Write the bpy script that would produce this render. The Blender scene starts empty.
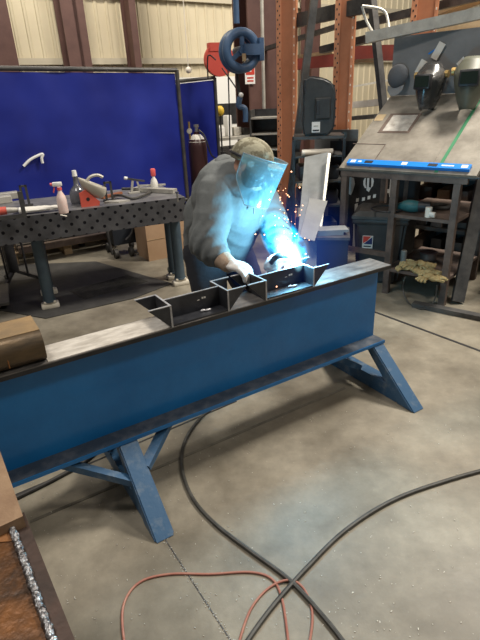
import bpy, bmesh, math, random
from mathutils import Vector, Matrix, noise
random.seed(7)
PI = math.pi
COL = bpy.context.scene.collection

# ------------------------------------------------------------------ camera
FPX, CH = 490.0, 1.6
PITCH, ROLL = math.radians(24.4), math.radians(2.65)
R0 = Vector((1, 0, 0)); U0 = Vector((0, math.sin(PITCH), math.cos(PITCH))); FW = Vector((0, math.cos(PITCH), -math.sin(PITCH)))
RR = R0 * math.cos(ROLL) - U0 * math.sin(ROLL); UU = U0 * math.cos(ROLL) + R0 * math.sin(ROLL)
CAM = Vector((0, 0, CH))
def ray(x, y): return FW + RR * ((x - 240) / FPX) - UU * ((y - 320) / FPX)
def atz(x, y, z=0.0):
    d = ray(x, y); return CAM + d * ((z - CH) / d.z)
def aty(x, y, Y):
    d = ray(x, y); return CAM + d * (Y / d.y)
cd = bpy.data.cameras.new('camera'); cam = bpy.data.objects.new('camera', cd); COL.objects.link(cam)
cd.sensor_fit = 'AUTO'; cd.sensor_width = 36; cd.lens = FPX / 640 * 36; cd.clip_start = .02; cd.clip_end = 200
M3 = Matrix((RR, UU, -FW)).transposed(); cam.matrix_world = Matrix.Translation(CAM) @ M3.to_4x4()
bpy.context.scene.camera = cam

# ------------------------------------------------------------------ materials
def mat(name, c, rough=.6, metal=0., c2=None, scale=6., lo=.35, hi=.65, bump=0., bscale=60., emit=None, es=0., alpha=1., stretch=None, coat=0., trans=0.):
    m = bpy.data.materials.new(name); m.use_nodes = True; nt = m.node_tree; N = nt.nodes; L = nt.links
    b = N['Principled BSDF']; b.inputs['Roughness'].default_value = rough; b.inputs['Metallic'].default_value = metal
    b.inputs['Base Color'].default_value = (*c, 1); b.inputs['Alpha'].default_value = alpha
    b.inputs['Coat Weight'].default_value = coat; b.inputs['Transmission Weight'].default_value = trans
    tc = N.new('ShaderNodeTexCoord'); mp = N.new('ShaderNodeMapping'); L.new(tc.outputs['Object'], mp.inputs[0])
    if stretch: mp.inputs['Scale'].default_value = stretch
    if c2 is not None:
        n = N.new('ShaderNodeTexNoise'); n.inputs['Scale'].default_value = scale; n.inputs['Detail'].default_value = 5; n.inputs['Roughness'].default_value = .65
        L.new(mp.outputs[0], n.inputs['Vector'])
        r = N.new('ShaderNodeValToRGB'); r.color_ramp.elements[0].position = lo; r.color_ramp.elements[1].position = hi
        r.color_ramp.elements[0].color = (*c, 1); r.color_ramp.elements[1].color = (*c2, 1)
        L.new(n.outputs['Fac'], r.inputs[0]); L.new(r.outputs[0], b.inputs['Base Color'])
    if bump > 0:
        n2 = N.new('ShaderNodeTexNoise'); n2.inputs['Scale'].default_value = bscale; n2.inputs['Detail'].default_value = 4; L.new(mp.outputs[0], n2.inputs['Vector'])
        bp = N.new('ShaderNodeBump'); bp.inputs['Strength'].default_value = bump; bp.inputs['Distance'].default_value = .01
        L.new(n2.outputs['Fac'], bp.inputs['Height']); L.new(bp.outputs[0], b.inputs['Normal'])
    if emit: b.inputs['Emission Color'].default_value = (*emit, 1); b.inputs['Emission Strength'].default_value = es
    return m
MT = {}
def ad(k, *a, **kw): MT[k] = mat(k, *a, **kw)
ad('blue_paint', (.004, .125, .36), .36, .0, c2=(.008, .165, .45), scale=3, bump=.12, bscale=25, coat=.15)
ad('blue_leg', (.035, .10, .20), .45, .1, c2=(.13, .18, .24), scale=14, lo=.5, hi=.72, bump=.1, bscale=40)
ad('mill_steel', (.055, .057, .065), .42, .6, c2=(.17, .16, .155), scale=9, bump=.1)
ad('flange_dusty', (.055, .075, .105), .5, .25, c2=(.16, .17, .19), scale=14, lo=.45, hi=.75, bump=.1)
ad('bare_top', (.40, .37, .33), .55, .15, c2=(.62, .59, .54), scale=11, bump=.1, stretch=(1, 3, 1))
ad('dark_top', (.10, .095, .095), .5, .4, c2=(.24, .22, .205), scale=9, bump=.1, stretch=(1, 3, 1))
ad('bracket_steel', (.035, .037, .045), .38, .6, c2=(.075, .078, .09), scale=8, bump=.05)
ad('cut_edge', (.50, .50, .52), .4, .4, c2=(.3, .3, .32), scale=30)
ad('rust_tube', (.085, .065, .045), .38, .6, c2=(.17, .115, .065), scale=5, bump=.12, bscale=30, stretch=(1, 3, 3))
ad('rust_plate', (.040, .020, .010), .45, .4, c2=(.22, .085, .02), scale=11, lo=.4, hi=.75, bump=.3)
ad('rust_orange', (.30, .12, .03), .7, .1, c2=(.08, .035, .015), scale=6, bump=.25)
ad('rust_tan', (.30, .20, .12), .7, .1, c2=(.20, .12, .07), scale=6, bump=.2)
ad('rust_flange', (.035, .024, .02), .55, .4, c2=(.075, .045, .035), scale=8, bump=.15)
ad('weld_bead', (.42, .42, .44), .3, .9, c2=(.14, .13, .13), scale=90, lo=.4, hi=.6, bump=.8, bscale=120)
ad('table_plate', (.12, .12, .13), .5, .5, c2=(.25, .245, .25), scale=6, bump=.1)
ad('leg_teal', (.055, .085, .115), .5, .2, c2=(.08, .12, .155), scale=8)
ad('caster_white', (.75, .70, .60), .5, c2=(.6, .55, .45), scale=10)
ad('black', (.012, .012, .014), .45, c2=(.03, .03, .033), scale=10)
ad('black_rubber', (.02, .019, .018), .6, c2=(.045, .042, .038), scale=20)
ad('hose_grey', (.028, .027, .024), .5, c2=(.07, .067, .06), scale=15)
ad('hose_red', (.30, .10, .07), .55, c2=(.38, .17, .12), scale=15)
ad('orange_rack', (.66, .29, .15), .6, .0, c2=(.48, .18, .09), scale=5, lo=.4, hi=.7, bump=.1)
ad('red_beam', (.20, .035, .025), .55, .1, c2=(.13, .025, .02), scale=5)
ad('brown_column', (.085, .04, .035), .6, .1, c2=(.12, .06, .05), scale=3)
ad('dark_steel', (.05, .05, .052), .5, .5, c2=(.12, .115, .11), scale=6, bump=.1)
ad('brown_steel', (.10, .075, .065), .6, .35, c2=(.19, .14, .115), scale=9, bump=.15)
ad('galv', (.42, .40, .36), .5, .45, c2=(.58, .56, .50), scale=12)
ad('board_top', (.17, .152, .125), .55, .15, c2=(.29, .265, .225), scale=5, bump=.1)
ad('sheet_grey', (.17, .175, .18), .55, .05, c2=(.23, .235, .24), scale=4)
ad('level_blue', (.01, .22, .72), .35)
ad('white', (.8, .8, .78), .5); ad('paper', (.75, .73, .68), .7, c2=(.62, .6, .55), scale=9)
ad('red', (.55, .05, .03), .45); ad('pink', (.75, .12, .12), .45); ad('pink_bottle', (.80, .58, .52), .4, c2=(.80, .66, .62), scale=30)
ad('red_hub', (.55, .09, .06), .5); ad('glass_bottle', (.20, .20, .22), .15, alpha=.8, c2=(.09, .09, .10), scale=12)
ad('beige', (.45, .42, .35), .5); ad('green_tape', (.03, .20, .09), .5); ad('tan_patch', (.42, .30, .17), .6, c2=(.5, .4, .25), scale=10)
ad('bin_plastic', (.028, .030, .032), .5, c2=(.05, .05, .05), scale=5); ad('case_black', (.022, .023, .024), .5, c2=(.04, .04, .04), scale=12, bump=.1)
ad('reel_blue', (.045, .10, .20), .45, c2=(.07, .13, .24), scale=8); ad('reel_red', (.55, .07, .05), .5)
ad('cylinder_brown', (.04, .016, .018), .35, .1, c2=(.06, .025, .025), scale=4); ad('chrome', (.6, .6, .6), .2, .9)
ad('brass', (.55, .38, .15), .35, .8); ad('yellow', (.75, .5, .05), .5); ad('teal_tool', (.02, .11, .115), .5, c2=(.04, .15, .15), scale=20)
ad('glove_yellow', (.24, .17, .07), .85, c2=(.42, .33, .16), scale=14, bump=.6, bscale=30)
ad('cardboard', (.38, .24, .14), .8, c2=(.44, .29, .18), scale=3); ad('wood', (.36, .24, .13), .7, c2=(.45, .33, .2), scale=6, stretch=(1, 8, 8))
ad('cream', (.80, .75, .66), .6); ad('leaning_white', (.20, .21, .21), .5, .2, c2=(.28, .29, .29), scale=5)
ad('mat_black', (.030, .029, .028), .75, c2=(.05, .048, .045), scale=8)
ad('blue_dark_bin', (.012, .016, .024), .5); ad('helmet_green', (.085, .09, .065), .5, c2=(.12, .12, .09), scale=7); ad('helmet_dark', (.03, .03, .03), .25, c2=(.09, .085, .08), scale=9, lo=.5, hi=.6)
ad('cap_grey', (.09, .10, .115), .8, bump=.3); ad('cap_brim_grey', (.2, .21, .22), .8)
ad('sweater', (.125, .135, .138), .95, c2=(.165, .177, .178), scale=5, bump=.25, bscale=45)
ad('jeans', (.010, .011, .016), .9, c2=(.02, .022, .03), scale=8, bump=.2)
ad('skin', (.50, .26, .19), .55, c2=(.56, .31, .23), scale=12); ad('hair', (.06, .04, .03), .8); ad('eye', (.7, .7, .7), .3)
ad('glove_leather', (.30, .20, .14), .8, c2=(.40, .30, .22), scale=16, bump=.3); ad('glove_pale', (.42, .40, .38), .8, c2=(.58, .56, .54), scale=14, bump=.2)
ad('can_green', (.25, .36, .16), .5, c2=(.5, .55, .4), scale=20); ad('copper', (.5, .2, .1), .4, .6)

def grid_material():
    m = mat('perforated_plate', (.075, .075, .082), .5, .5, c2=(.13, .13, .14), scale=7); nt = m.node_tree; N = nt.nodes; L = nt.links; b = N['Principled BSDF']
    src = b.inputs['Base Color'].links[0].from_socket
    tc = N.new('ShaderNodeTexCoord'); sp = N.new('ShaderNodeSeparateXYZ'); L.new(tc.outputs['Object'], sp.inputs[0])
    def mth(op, a, bb=None):
        n = N.new('ShaderNodeMath'); n.operation = op
        for i, v in enumerate((a, bb)):
            if v is None: continue
            if isinstance(v, (int, float)): n.inputs[i].default_value = v
            else: L.new(v, n.inputs[i])
        return n.outputs[0]
    P = .10
    def dots(ox, oz):
        fx = mth('SUBTRACT', mth('FRACT', mth('ADD', mth('DIVIDE', sp.outputs['X'], P), 50 + ox)), .5)
        fz = mth('SUBTRACT', mth('FRACT', mth('ADD', mth('DIVIDE', sp.outputs['Z'], P), 50 + oz)), .5)
        d = mth('SQRT', mth('ADD', mth('MULTIPLY', fx, fx), mth('MULTIPLY', fz, fz)))
        return mth('LESS_THAN', d, .13)
    f = mth('MAXIMUM', dots(0, .05), dots(.5, .55))
    mx = N.new('ShaderNodeMix'); mx.data_type = 'RGBA'; L.new(f, mx.inputs[0]); L.new(src, mx.inputs[6]); mx.inputs[7].default_value = (.004, .004, .008, 1)
    L.new(mx.outputs[2], b.inputs['Base Color']); return m
MT['perforated'] = grid_material()

def floor_material():
    m = bpy.data.materials.new('concrete'); m.use_nodes = True; nt = m.node_tree; N = nt.nodes; L = nt.links; b = N['Principled BSDF']
    tc = N.new('ShaderNodeTexCoord')
    def nz(s, d=6, r=.6):
        n = N.new('ShaderNodeTexNoise'); n.inputs['Scale'].default_value = s; n.inputs['Detail'].default_value = d; n.inputs['Roughness'].default_value = r; L.new(tc.outputs['Object'], n.inputs['Vector']); return n.outputs['Fac']
    r1 = N.new('ShaderNodeValToRGB'); L.new(nz(1.6), r1.inputs[0]); e = r1.color_ramp.elements
    e[0].position = .38; e[0].color = (.140, .121, .089, 1); e[1].position = .64; e[1].color = (.285, .256, .20, 1)
    r2 = N.new('ShaderNodeValToRGB'); L.new(nz(9, 8, .7), r2.inputs[0]); e = r2.color_ramp.elements
    e[0].position = .3; e[0].color = (.78, .78, .78, 1); e[1].position = .7; e[1].color = (1.12, 1.12, 1.12, 1)
    mx = N.new('ShaderNodeMix'); mx.data_type = 'RGBA'; mx.blend_type = 'MULTIPLY'; mx.inputs[0].default_value = 1; L.new(r1.outputs[0], mx.inputs[6]); L.new(r2.outputs[0], mx.inputs[7])
    # grit specks
    v = N.new('ShaderNodeTexNoise'); v.inputs['Scale'].default_value = 95; v.inputs['Detail'].default_value = 2; L.new(tc.outputs['Object'], v.inputs['Vector'])
    r3 = N.new('ShaderNodeValToRGB'); r3.color_ramp.elements[0].position = .72; r3.color_ramp.elements[1].position = .78; L.new(v.outputs['Fac'], r3.inputs[0])
    mx2 = N.new('ShaderNodeMix'); mx2.data_type = 'RGBA'; L.new(r3.outputs[0], mx2.inputs[0]); L.new(mx.outputs[2], mx2.inputs[6]); mx2.inputs[7].default_value = (.5, .48, .43, 1)
    L.new(mx2.outputs[2], b.inputs['Base Color'])
    rr = N.new('ShaderNodeMapRange'); L.new(nz(3), rr.inputs[0]); rr.inputs[3].default_value = .38; rr.inputs[4].default_value = .62; L.new(rr.outputs[0], b.inputs['Roughness'])
    bp = N.new('ShaderNodeBump'); bp.inputs['Strength'].default_value = .12; bp.inputs['Distance'].default_value = .01; L.new(nz(30), bp.inputs['Height']); L.new(bp.outputs[0], b.inputs['Normal'])
    return m
MT['concrete'] = floor_material()
def camo_material():
    m = mat('camo_cloth', (.20, .18, .12), .9, c2=(.36, .34, .25), scale=22, lo=.48, hi=.54, bump=.3); return m
MT['camo'] = camo_material()
def curtain_material():
    m = bpy.data.materials.new('blue_vinyl'); m.use_nodes = True; nt = m.node_tree; N = nt.nodes; L = nt.links; b = N['Principled BSDF']
    tc = N.new('ShaderNodeTexCoord'); n = N.new('ShaderNodeTexNoise'); n.inputs['Scale'].default_value = 1.4; n.inputs['Detail'].default_value = 3; L.new(tc.outputs['Object'], n.inputs['Vector'])
    r = N.new('ShaderNodeValToRGB'); e = r.color_ramp.elements; e[0].position = .3; e[0].color = (.008, .013, .13, 1); e[1].position = .7; e[1].color = (.020, .034, .26, 1); L.new(n.outputs['Fac'], r.inputs[0])
    L.new(r.outputs[0], b.inputs['Base Color']); b.inputs['Roughness'].default_value = .3; b.inputs['Emission Color'].default_value = (.01, .02, .30, 1); b.inputs['Emission Strength'].default_value = .07  # faint blue glow put into the vinyl, which is no lamp
    return m
MT['curtain'] = curtain_material()
def shield_material():
    m = bpy.data.materials.new('clear_shield'); m.use_nodes = True; nt = m.node_tree; N = nt.nodes; L = nt.links
    N.remove(N['Principled BSDF']); o = N['Material Output']
    t = N.new('ShaderNodeBsdfTransparent'); t.inputs[0].default_value = (.80, .95, 1, 1)
    g = N.new('ShaderNodeBsdfGlossy'); g.inputs['Roughness'].default_value = .15; g.inputs[0].default_value = (.6, .9, 1, 1)
    d = N.new('ShaderNodeBsdfTranslucent'); d.inputs[0].default_value = (.45, .85, 1, 1)
    df = N.new('ShaderNodeBsdfDiffuse'); df.inputs[0].default_value = (.45, .85, 1, 1)
    a = N.new('ShaderNodeMixShader'); a.inputs[0].default_value = .5; L.new(d.outputs[0], a.inputs[1]); L.new(df.outputs[0], a.inputs[2])
    c = N.new('ShaderNodeMixShader'); c.inputs[0].default_value = .15; L.new(a.outputs[0], c.inputs[1]); L.new(g.outputs[0], c.inputs[2])
    e = N.new('ShaderNodeMixShader'); e.inputs[0].default_value = .34; L.new(t.outputs[0], e.inputs[1]); L.new(c.outputs[0], e.inputs[2])
    L.new(e.outputs[0], o.inputs[0]); return m
MT['shield'] = shield_material()
def emis(name, c, s):
    m = bpy.data.materials.new(name); m.use_nodes = True; N = m.node_tree.nodes; N.remove(N['Principled BSDF']); e = N.new('ShaderNodeEmission')
    e.inputs[0].default_value = (*c, 1); e.inputs[1].default_value = s; m.node_tree.links.new(e.outputs[0], N['Material Output'].inputs[0]); return m
MT['arc'] = emis('arc_light', (.55, .9, 1), 30); MT['spark'] = emis('hot_spark', (1, .45, .22), 5)

# ------------------------------------------------------------------ mesh builder
class MB:
    def __init__(s): s.bm = bmesh.new()
    def _add(s, verts, faces, M=None):
        vs = [s.bm.verts.new((M @ Vector(v)) if M else Vector(v)) for v in verts]
        for f in faces:
            try: s.bm.faces.new([vs[i] for i in f])
            except ValueError: pass
        return vs
    def box(s, c, d, rz=0, M=None, bev=0):
        x, y, z = d[0] / 2, d[1] / 2, d[2] / 2; T = Matrix.Translation(c) @ Matrix.Rotation(rz, 4, 'Z')
        if M: T = M @ T
        V = [(a, b, e) for a in (-x, x) for b in (-y, y) for e in (-z, z)]
        F = [(0, 1, 3, 2), (4, 6, 7, 5), (0, 4, 5, 1), (2, 3, 7, 6), (0, 2, 6, 4), (1, 5, 7, 3)]
        if bev:
            t = bmesh.new(); vs = [t.verts.new(v) for v in V]
            for f in F: t.faces.new([vs[i] for i in f])
            bmesh.ops.bevel(t, geom=t.edges[:], offset=bev, segments=2, profile=.5, affect='EDGES')
            t.verts.index_update(); s._add([v.co[:] for v in t.verts], [[v.index for v in f.verts] for f in t.faces], T); t.free()
        else: s._add(V, F, T)
        return s
    def box2(s, a, b, bev=0): return s.box([(p + q) / 2 for p, q in zip(a, b)], [abs(p - q) for p, q in zip(a, b)], bev=bev)
    def cyl(s, a, b, r0, r1=None, n=16, caps=True):
        r1 = r0 if r1 is None else r1; a = Vector(a); b = Vector(b); q = (b - a).to_track_quat('Z', 'Y'); V = []
        for p, r in ((a, r0), (b, r1)):
            for i in range(n): V.append(p + q @ Vector((r * math.cos(2 * PI * i / n), r * math.sin(2 * PI * i / n), 0)))
        F = [(i, (i + 1) % n, n + (i + 1) % n, n + i) for i in range(n)]
        if caps: F += [tuple(range(n))[::-1], tuple(range(n, 2 * n))]
        s._add(V, F); return s
    def bar(s, a, b, w, h, up=(0, 0, 1)):
        a = Vector(a); b = Vector(b); z = (b - a).normalized(); x = Vector(up).cross(z)
        if x.length < 1e-4: x = Vector((1, 0, 0))
        x.normalize(); y = z.cross(x); V = []
        for p in (a, b):
            for i, j in ((-1, -1), (1, -1), (1, 1), (-1, 1)): V.append(p + x * (i * w / 2) + y * (j * h / 2))
        s._add(V, [(3, 2, 1, 0), (4, 5, 6, 7), (0, 1, 5, 4), (1, 2, 6, 5), (2, 3, 7, 6), (3, 0, 4, 7)]); return s
    def lathe(s, prof, o=(0, 0, 0), n=20, M=None):
        V = []; F = []; o = Vector(o)
        for r, z in prof:
            for i in range(n): V.append(o + Vector((r * math.cos(2 * PI * i / n), r * math.sin(2 * PI * i / n), z)))
        for k in range(len(prof) - 1):
            for i in range(n): F.append((k * n + i, k * n + (i + 1) % n, (k + 1) * n + (i + 1) % n, (k + 1) * n + i))
        F += [tuple(range(n))[::-1], tuple(range((len(prof) - 1) * n, len(prof) * n))]
        s._add(V, F, M); return s
    def prism(s, pts, h, M=None):   # polygon in local XY, extruded to z=h
        n = len(pts); V = [(p[0], p[1], 0) for p in pts] + [(p[0], p[1], h) for p in pts]
        F = [tuple(range(n))[::-1], tuple(range(n, 2 * n))] + [(i, (i + 1) % n, n + (i + 1) % n, n + i) for i in range(n)]
        s._add(V, F, M); return s
    def tube(s, pts, r, n=8, smooth=True, sub=6):
        P = [Vector(p) for p in pts]
        if smooth and len(P) > 2:
            Q = []
            for i in range(len(P) - 1):
                p0 = P[max(i - 1, 0)]; p1 = P[i]; p2 = P[i + 1]; p3 = P[min(i + 2, len(P) - 1)]
                for k in range(sub):
                    t = k / sub; Q.append(.5 * ((2 * p1) + (p2 - p0) * t + (2 * p0 - 5 * p1 + 4 * p2 - p3) * t * t + (3 * p1 - p0 - 3 * p2 + p3) * t ** 3))
            Q.append(P[-1]); P = Q
        V = []; F = []; x = None
        for i, p in enumerate(P):
            d = (P[min(i + 1, len(P) - 1)] - P[max(i - 1, 0)]).normalized()
            if x is None:
                x = d.orthogonal().normalized()
            x = (x - d * x.dot(d)).normalized(); y = d.cross(x)
            rr = r(i / (len(P) - 1)) if callable(r) else r
            for k in range(n): V.append(p + x * (rr * math.cos(2 * PI * k / n)) + y * (rr * math.sin(2 * PI * k / n)))
        for i in range(len(P) - 1):
            for k in range(n): F.append((i * n + k, i * n + (k + 1) % n, (i + 1) * n + (k + 1) % n, (i + 1) * n + k))
        F += [tuple(range(n))[::-1], tuple(range((len(P) - 1) * n, len(P) * n))]
        s._add(V, F); return s
    def sph(s, c, r, n=12, M=None):
        r = (r, r, r) if isinstance(r, (int, float)) else r
        T = Matrix.Translation(c) @ (M or Matrix()) @ Matrix.Diagonal((*r, 1)); t = bmesh.new(); bmesh.ops.create_uvsphere(t, u_segments=n * 2, v_segments=n, radius=1)
        t.verts.index_update(); s._add([v.co[:] for v in t.verts], [[v.index for v in f.verts] for f in t.faces], T); t.free(); return s
    def grid(s, P):     # rows of points
        m = len(P[0]); V = [p for row in P for p in row]
        s._add(V, [(i * m + j, i * m + j + 1, (i + 1) * m + j + 1, (i + 1) * m + j) for i in range(len(P) - 1) for j in range(m - 1)]); return s
    def build(s, name, material, parent=None, smooth=False, origin=None, world=False):
        bmesh.ops.recalc_face_normals(s.bm, faces=s.bm.faces)
        if origin is not None: bmesh.ops.translate(s.bm, verts=s.bm.verts, vec=-Vector(origin))
        if world and parent is not None:      # points given in world space
            bmesh.ops.transform(s.bm, matrix=parent_matrix(parent).inverted(), verts=s.bm.verts)
        me = bpy.data.meshes.new(name); s.bm.to_mesh(me); s.bm.free()
        me.materials.append(MT[material] if isinstance(material, str) else material)
        if smooth:
            for p in me.polygons: p.use_smooth = True
            me.set_sharp_from_angle(angle=math.radians(40))
        o = bpy.data.objects.new(name, me); COL.objects.link(o)
        if parent is not None: o.parent = parent
        if origin is not None: o.location = origin
        return o
def parent_matrix(p):
    M = Matrix.LocRotScale(p.location, p.rotation_euler, p.scale)
    while p.parent: p = p.parent; M = Matrix.LocRotScale(p.location, p.rotation_euler, p.scale) @ M
    return M
def tag(o, label, cat, group=None, kind=None):
    o['label'] = label; o['category'] = cat
    if group: o['group'] = group
    if kind: o['kind'] = kind
    return o
def thing(name, label, cat, loc=(0, 0, 0), rz=0, group=None):
    o = bpy.data.objects.new(name, None); o.empty_display_size = .1; COL.objects.link(o); o.location = loc; o.rotation_euler = (0, 0, rz); return tag(o, label, cat, group)
def struct(name, mb, m, **k):
    o = mb.build(name, m, **k); o['kind'] = 'structure'; return o
AU = math.atan2(.518, .855); u = Vector((math.cos(AU), math.sin(AU), 0)); nb = Vector((-math.sin(AU), math.cos(AU), 0))   # line of bays / away from viewer

# ------------------------------------------------------------------ shell
fl = struct('floor', MB().box((1, 6, -.1), (34, 34, .2)), 'concrete')
# control joints sawn in the slab
def joint(a, b, w, m='black'):
    a = Vector((a[0], a[1], .001)); b = Vector((b[0], b[1], .001)); mb = MB().bar(a, b, w, .002); o = mb.build('trim_%d' % joint.n, m); o['kind'] = 'structure'; joint.n += 1
joint.n = 1
ja, jb = atz(372, 311), atz(480, 351); dj = (jb - ja).normalized()
joint(ja - dj * 1.2, jb + dj * 3, .022)
ja, jb = atz(18, 494), atz(84, 466); dj2 = (jb - ja).normalized(); joint(ja - dj2 * 2, jb + dj2 * .9, .010)
MT['joint_filler'] = mat('joint_filler', (.11, .10, .08), .8, c2=(.16, .145, .115), scale=20)
joint(atz(30, 522), atz(345, 388), .016, 'joint_filler'); joint(atz(104, 445), atz(240, 655), .004, 'dark_steel')
W0 = Vector((0, 11.5, 0)); WM = Matrix.Translation(W0) @ Matrix.Rotation(AU, 4, 'Z')
mb = MB(); pts = []
x = -12.0
while x < 16:
    pts += [(x, 0), (x + .10, 0), (x + .115, -.02), (x + .15, -.02), (x + .165, 0)]; x += .2
mb.grid([[WM @ Vector((p[0], p[1], z)) for p in pts] for z in (0, 8)])
MT['wall_metal'] = mat('wall_metal', (.56, .49, .35), .6, .0, c2=(.64, .57, .42), scale=.6)
wall = struct('wall_back', mb, 'wall_metal')
g = MB()
for z in (3.35, 2.3): g.box((2, -.06, z), (28, .06, .1), M=WM)
MT['girt'] = mat('girt', (.50, .45, .35), .6); struct('trim_10', g, 'girt')
def wallx(px, off=0):   # position along the wall under a pixel column
    d = ray(px, 60); k = (W0.y + off) / (d.y - math.tan(AU) * d.x); P = CAM + d * k; return (P - W0).dot(u)
def column(px, w, name_label, t=None):
    o = thing('building_column', name_label, 'column', WM @ Vector((wallx(px), -.35, 0)), AU)
    MB().box2((-w / 2, -.2, .0), (w / 2, -.175, 7.8)).box2((-w / 2, .175, 0), (w / 2, .2, 7.8)).build('flange', 'brown_column', o)
    MB().box2((-.012, -.175, 0), (.012, .175, 7.8)).build('web', 'brown_column', o); return o
column(2, .30, 'brown steel wall column at the far left edge of the picture')
column(68, .26, 'left of two close brown wall columns rising behind the big blue screen')
column(77, .18, 'right of two close brown wall columns rising behind the big blue screen')
column(127, .12, 'slim brown wall column above the middle of the blue screen')
column(300, .22, 'brown wall column seen between the orange rack uprights')
cc = thing('building_column', 'wide dark brown steel column beside the blue hose reel', 'column', aty(256, 60, 8.3) * Vector((1, 1, 0)) if False else Vector((aty(256, 60, 8.3).x, 8.3, 0)), AU)
MB().box2((-.26, -.2, 0), (.26, -.17, 6)).build('flange', 'brown_column', cc)
MB().box2((-.26, .17, 0), (.26, .2, 6)).build('flange', 'brown_column', cc)
MB().box2((-.015, -.17, 0), (.015, .17, 6)).build('web', 'brown_column', cc)
# striped panelling low on the far wall
o = thing('wall_panel', 'white wall panel with wide black band beyond the blue curtain', 'panel', WM @ Vector((wallx(232) - .3, -.3, 0)), AU)
MB().box2((-1.2, 0, .0), (1.3, .05, 2.0)).build('board', 'white', o); MB().box2((-1.2, -.01, 1.1), (1.3, 0, 1.5)).build('stripe', 'black', o)

# ------------------------------------------------------------------ blue steel beam on splayed legs
BX = Vector((.82, 2.52, 0)); BW = .158
beam = thing('steel_beam', 'long blue painted steel beam on splayed legs used as a work stand', 'beam stand', BX, AU)
L = 3.1
MB().box2((-L, 0, .722), (.015, BW, .740)).build('top_flange', 'dark_top', beam)
MB().box2((-L, -.001, .719), (.016, 0.0, .736)).build('flange_edge', 'black', beam)
MB().box2((-L, .068, .295), (-.008, .082, .722)).build('web', 'blue_paint', beam)
MB().box2((-L, -.012, .278), (0, BW + .01, .295)).build('bottom_flange', 'flange_dusty', beam)
MB().box2((-L, -.016, .2755), (.001, -.012, .2935)).build('bottom_edge', 'blue_paint', beam)
mb = MB().box2((-1.79, .004, .740), (-1.30, .15, .7425)); mb.build('scuffed_surface', 'bare_top', beam)
def leg(xc):
    # A-shaped trestle of rectangular tube: front leg splays to the viewer, rear leg away, tied at the floor
    w = .085
    for s, nm in ((-1, 'front'), (1, 'rear')):
        y0 = .0 if s < 0 else BW; y1 = y0 + s * .335
        V = [(xc - w / 2, y0 + s * .01, .276), (xc - w / 2, y0 - s * .075, .276), (xc - w / 2, y1 - s * .12, 0), (xc - w / 2, y1, 0)]
        V = [Vector(v) for v in V] + [Vector(v) + Vector((w, 0, 0)) for v in V]
        m = MB(); m._add(V, [(0, 1, 2, 3), (7, 6, 5, 4), (0, 4, 5, 1), (1, 5, 6, 2), (2, 6, 7, 3), (3, 7, 4, 0)]); bmesh.ops.recalc_face_normals(m.bm, faces=m.bm.faces)
        bmesh.ops.bevel(m.bm, geom=m.bm.edges[:], offset=.006, segments=2, affect='EDGES')
        lg = m.build('leg', 'blue_leg', beam)
    MB().box2((xc - w / 2 + .006, -.20, .002), (xc + w / 2 - .006, BW + .20, .085)).build('floor_tie', 'blue_leg', beam)
leg(-.045); leg(-1.555)
MB().bar((-1.83, .03, .272), (-1.585, -.11, .15), .035, .03).build('brace', 'blue_leg', beam)
MB().bar((-1.33, .05, .272), (-1.52, -.09, .18), .045, .03).build('brace', 'blue_leg', beam)
MB().bar((-.34, .09, .272), (-.09, .09, .10), .05, .035).build('brace', 'blue_leg', beam)
MB().bar((-1.74, .13, .272), (-1.59, .2, .12), .03, .03).build('brace', 'blue_leg', beam)
# square-cornered steel tube lying on the beam
tb = MB(); R_ = .05; Wd, Ht = .25, .118
prof = []
for cx, cy, a0 in ((Wd - R_, Ht - R_, 0), (R_, Ht - R_, 90), (R_, R_, 180), (Wd - R_, R_, 270)):
    for k in range(7): a = math.radians(a0 + k * 15); prof.append((cx + R_ * math.cos(a), cy + R_ * math.sin(a)))
inner = [((p[0] - Wd / 2) * .93 + Wd / 2, (p[1] - Ht / 2) * .86 + Ht / 2) for p in prof]; n = len(prof)
V = [(x, p[0], p[1]) for x in (-1.2, 0) for p in prof] + [(x, p[0], p[1]) for x in (-1.2, 0) for p in inner]
F = []
for i in range(n):
    j = (i + 1) % n; F += [(i, j, n + j, n + i), (2 * n + j, 2 * n + i, 3 * n + i, 3 * n + j), (n + i, n + j, 3 * n + j, 3 * n + i), (j, i, 2 * n + i, 2 * n + j)]
tb._add(V, F)
to = thing('steel_tube', 'short rusty brown steel tube with rounded corners lying on the beam', 'tube', BX + u * (-1.79) + nb * 0.0 + Vector((0, 0, .741)), AU)
tb.build('tube_wall', 'rust_tube', to, smooth=True)
MB().tube([(-.13, .02, .105), (-.13, .003, .06), (-.13, .0015, .02)], .0025, n=6).build('weld_seam', 'rust_orange', to)
MB().box2((-1.2, .045, .117), (0, .20, .1195)).build('top_face', mat('pale_rust', (.24, .17, .10), .5, .3, c2=(.36, .24, .12), scale=7, bump=.1), to)  # flat top of the tube in a paler rust colour

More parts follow.
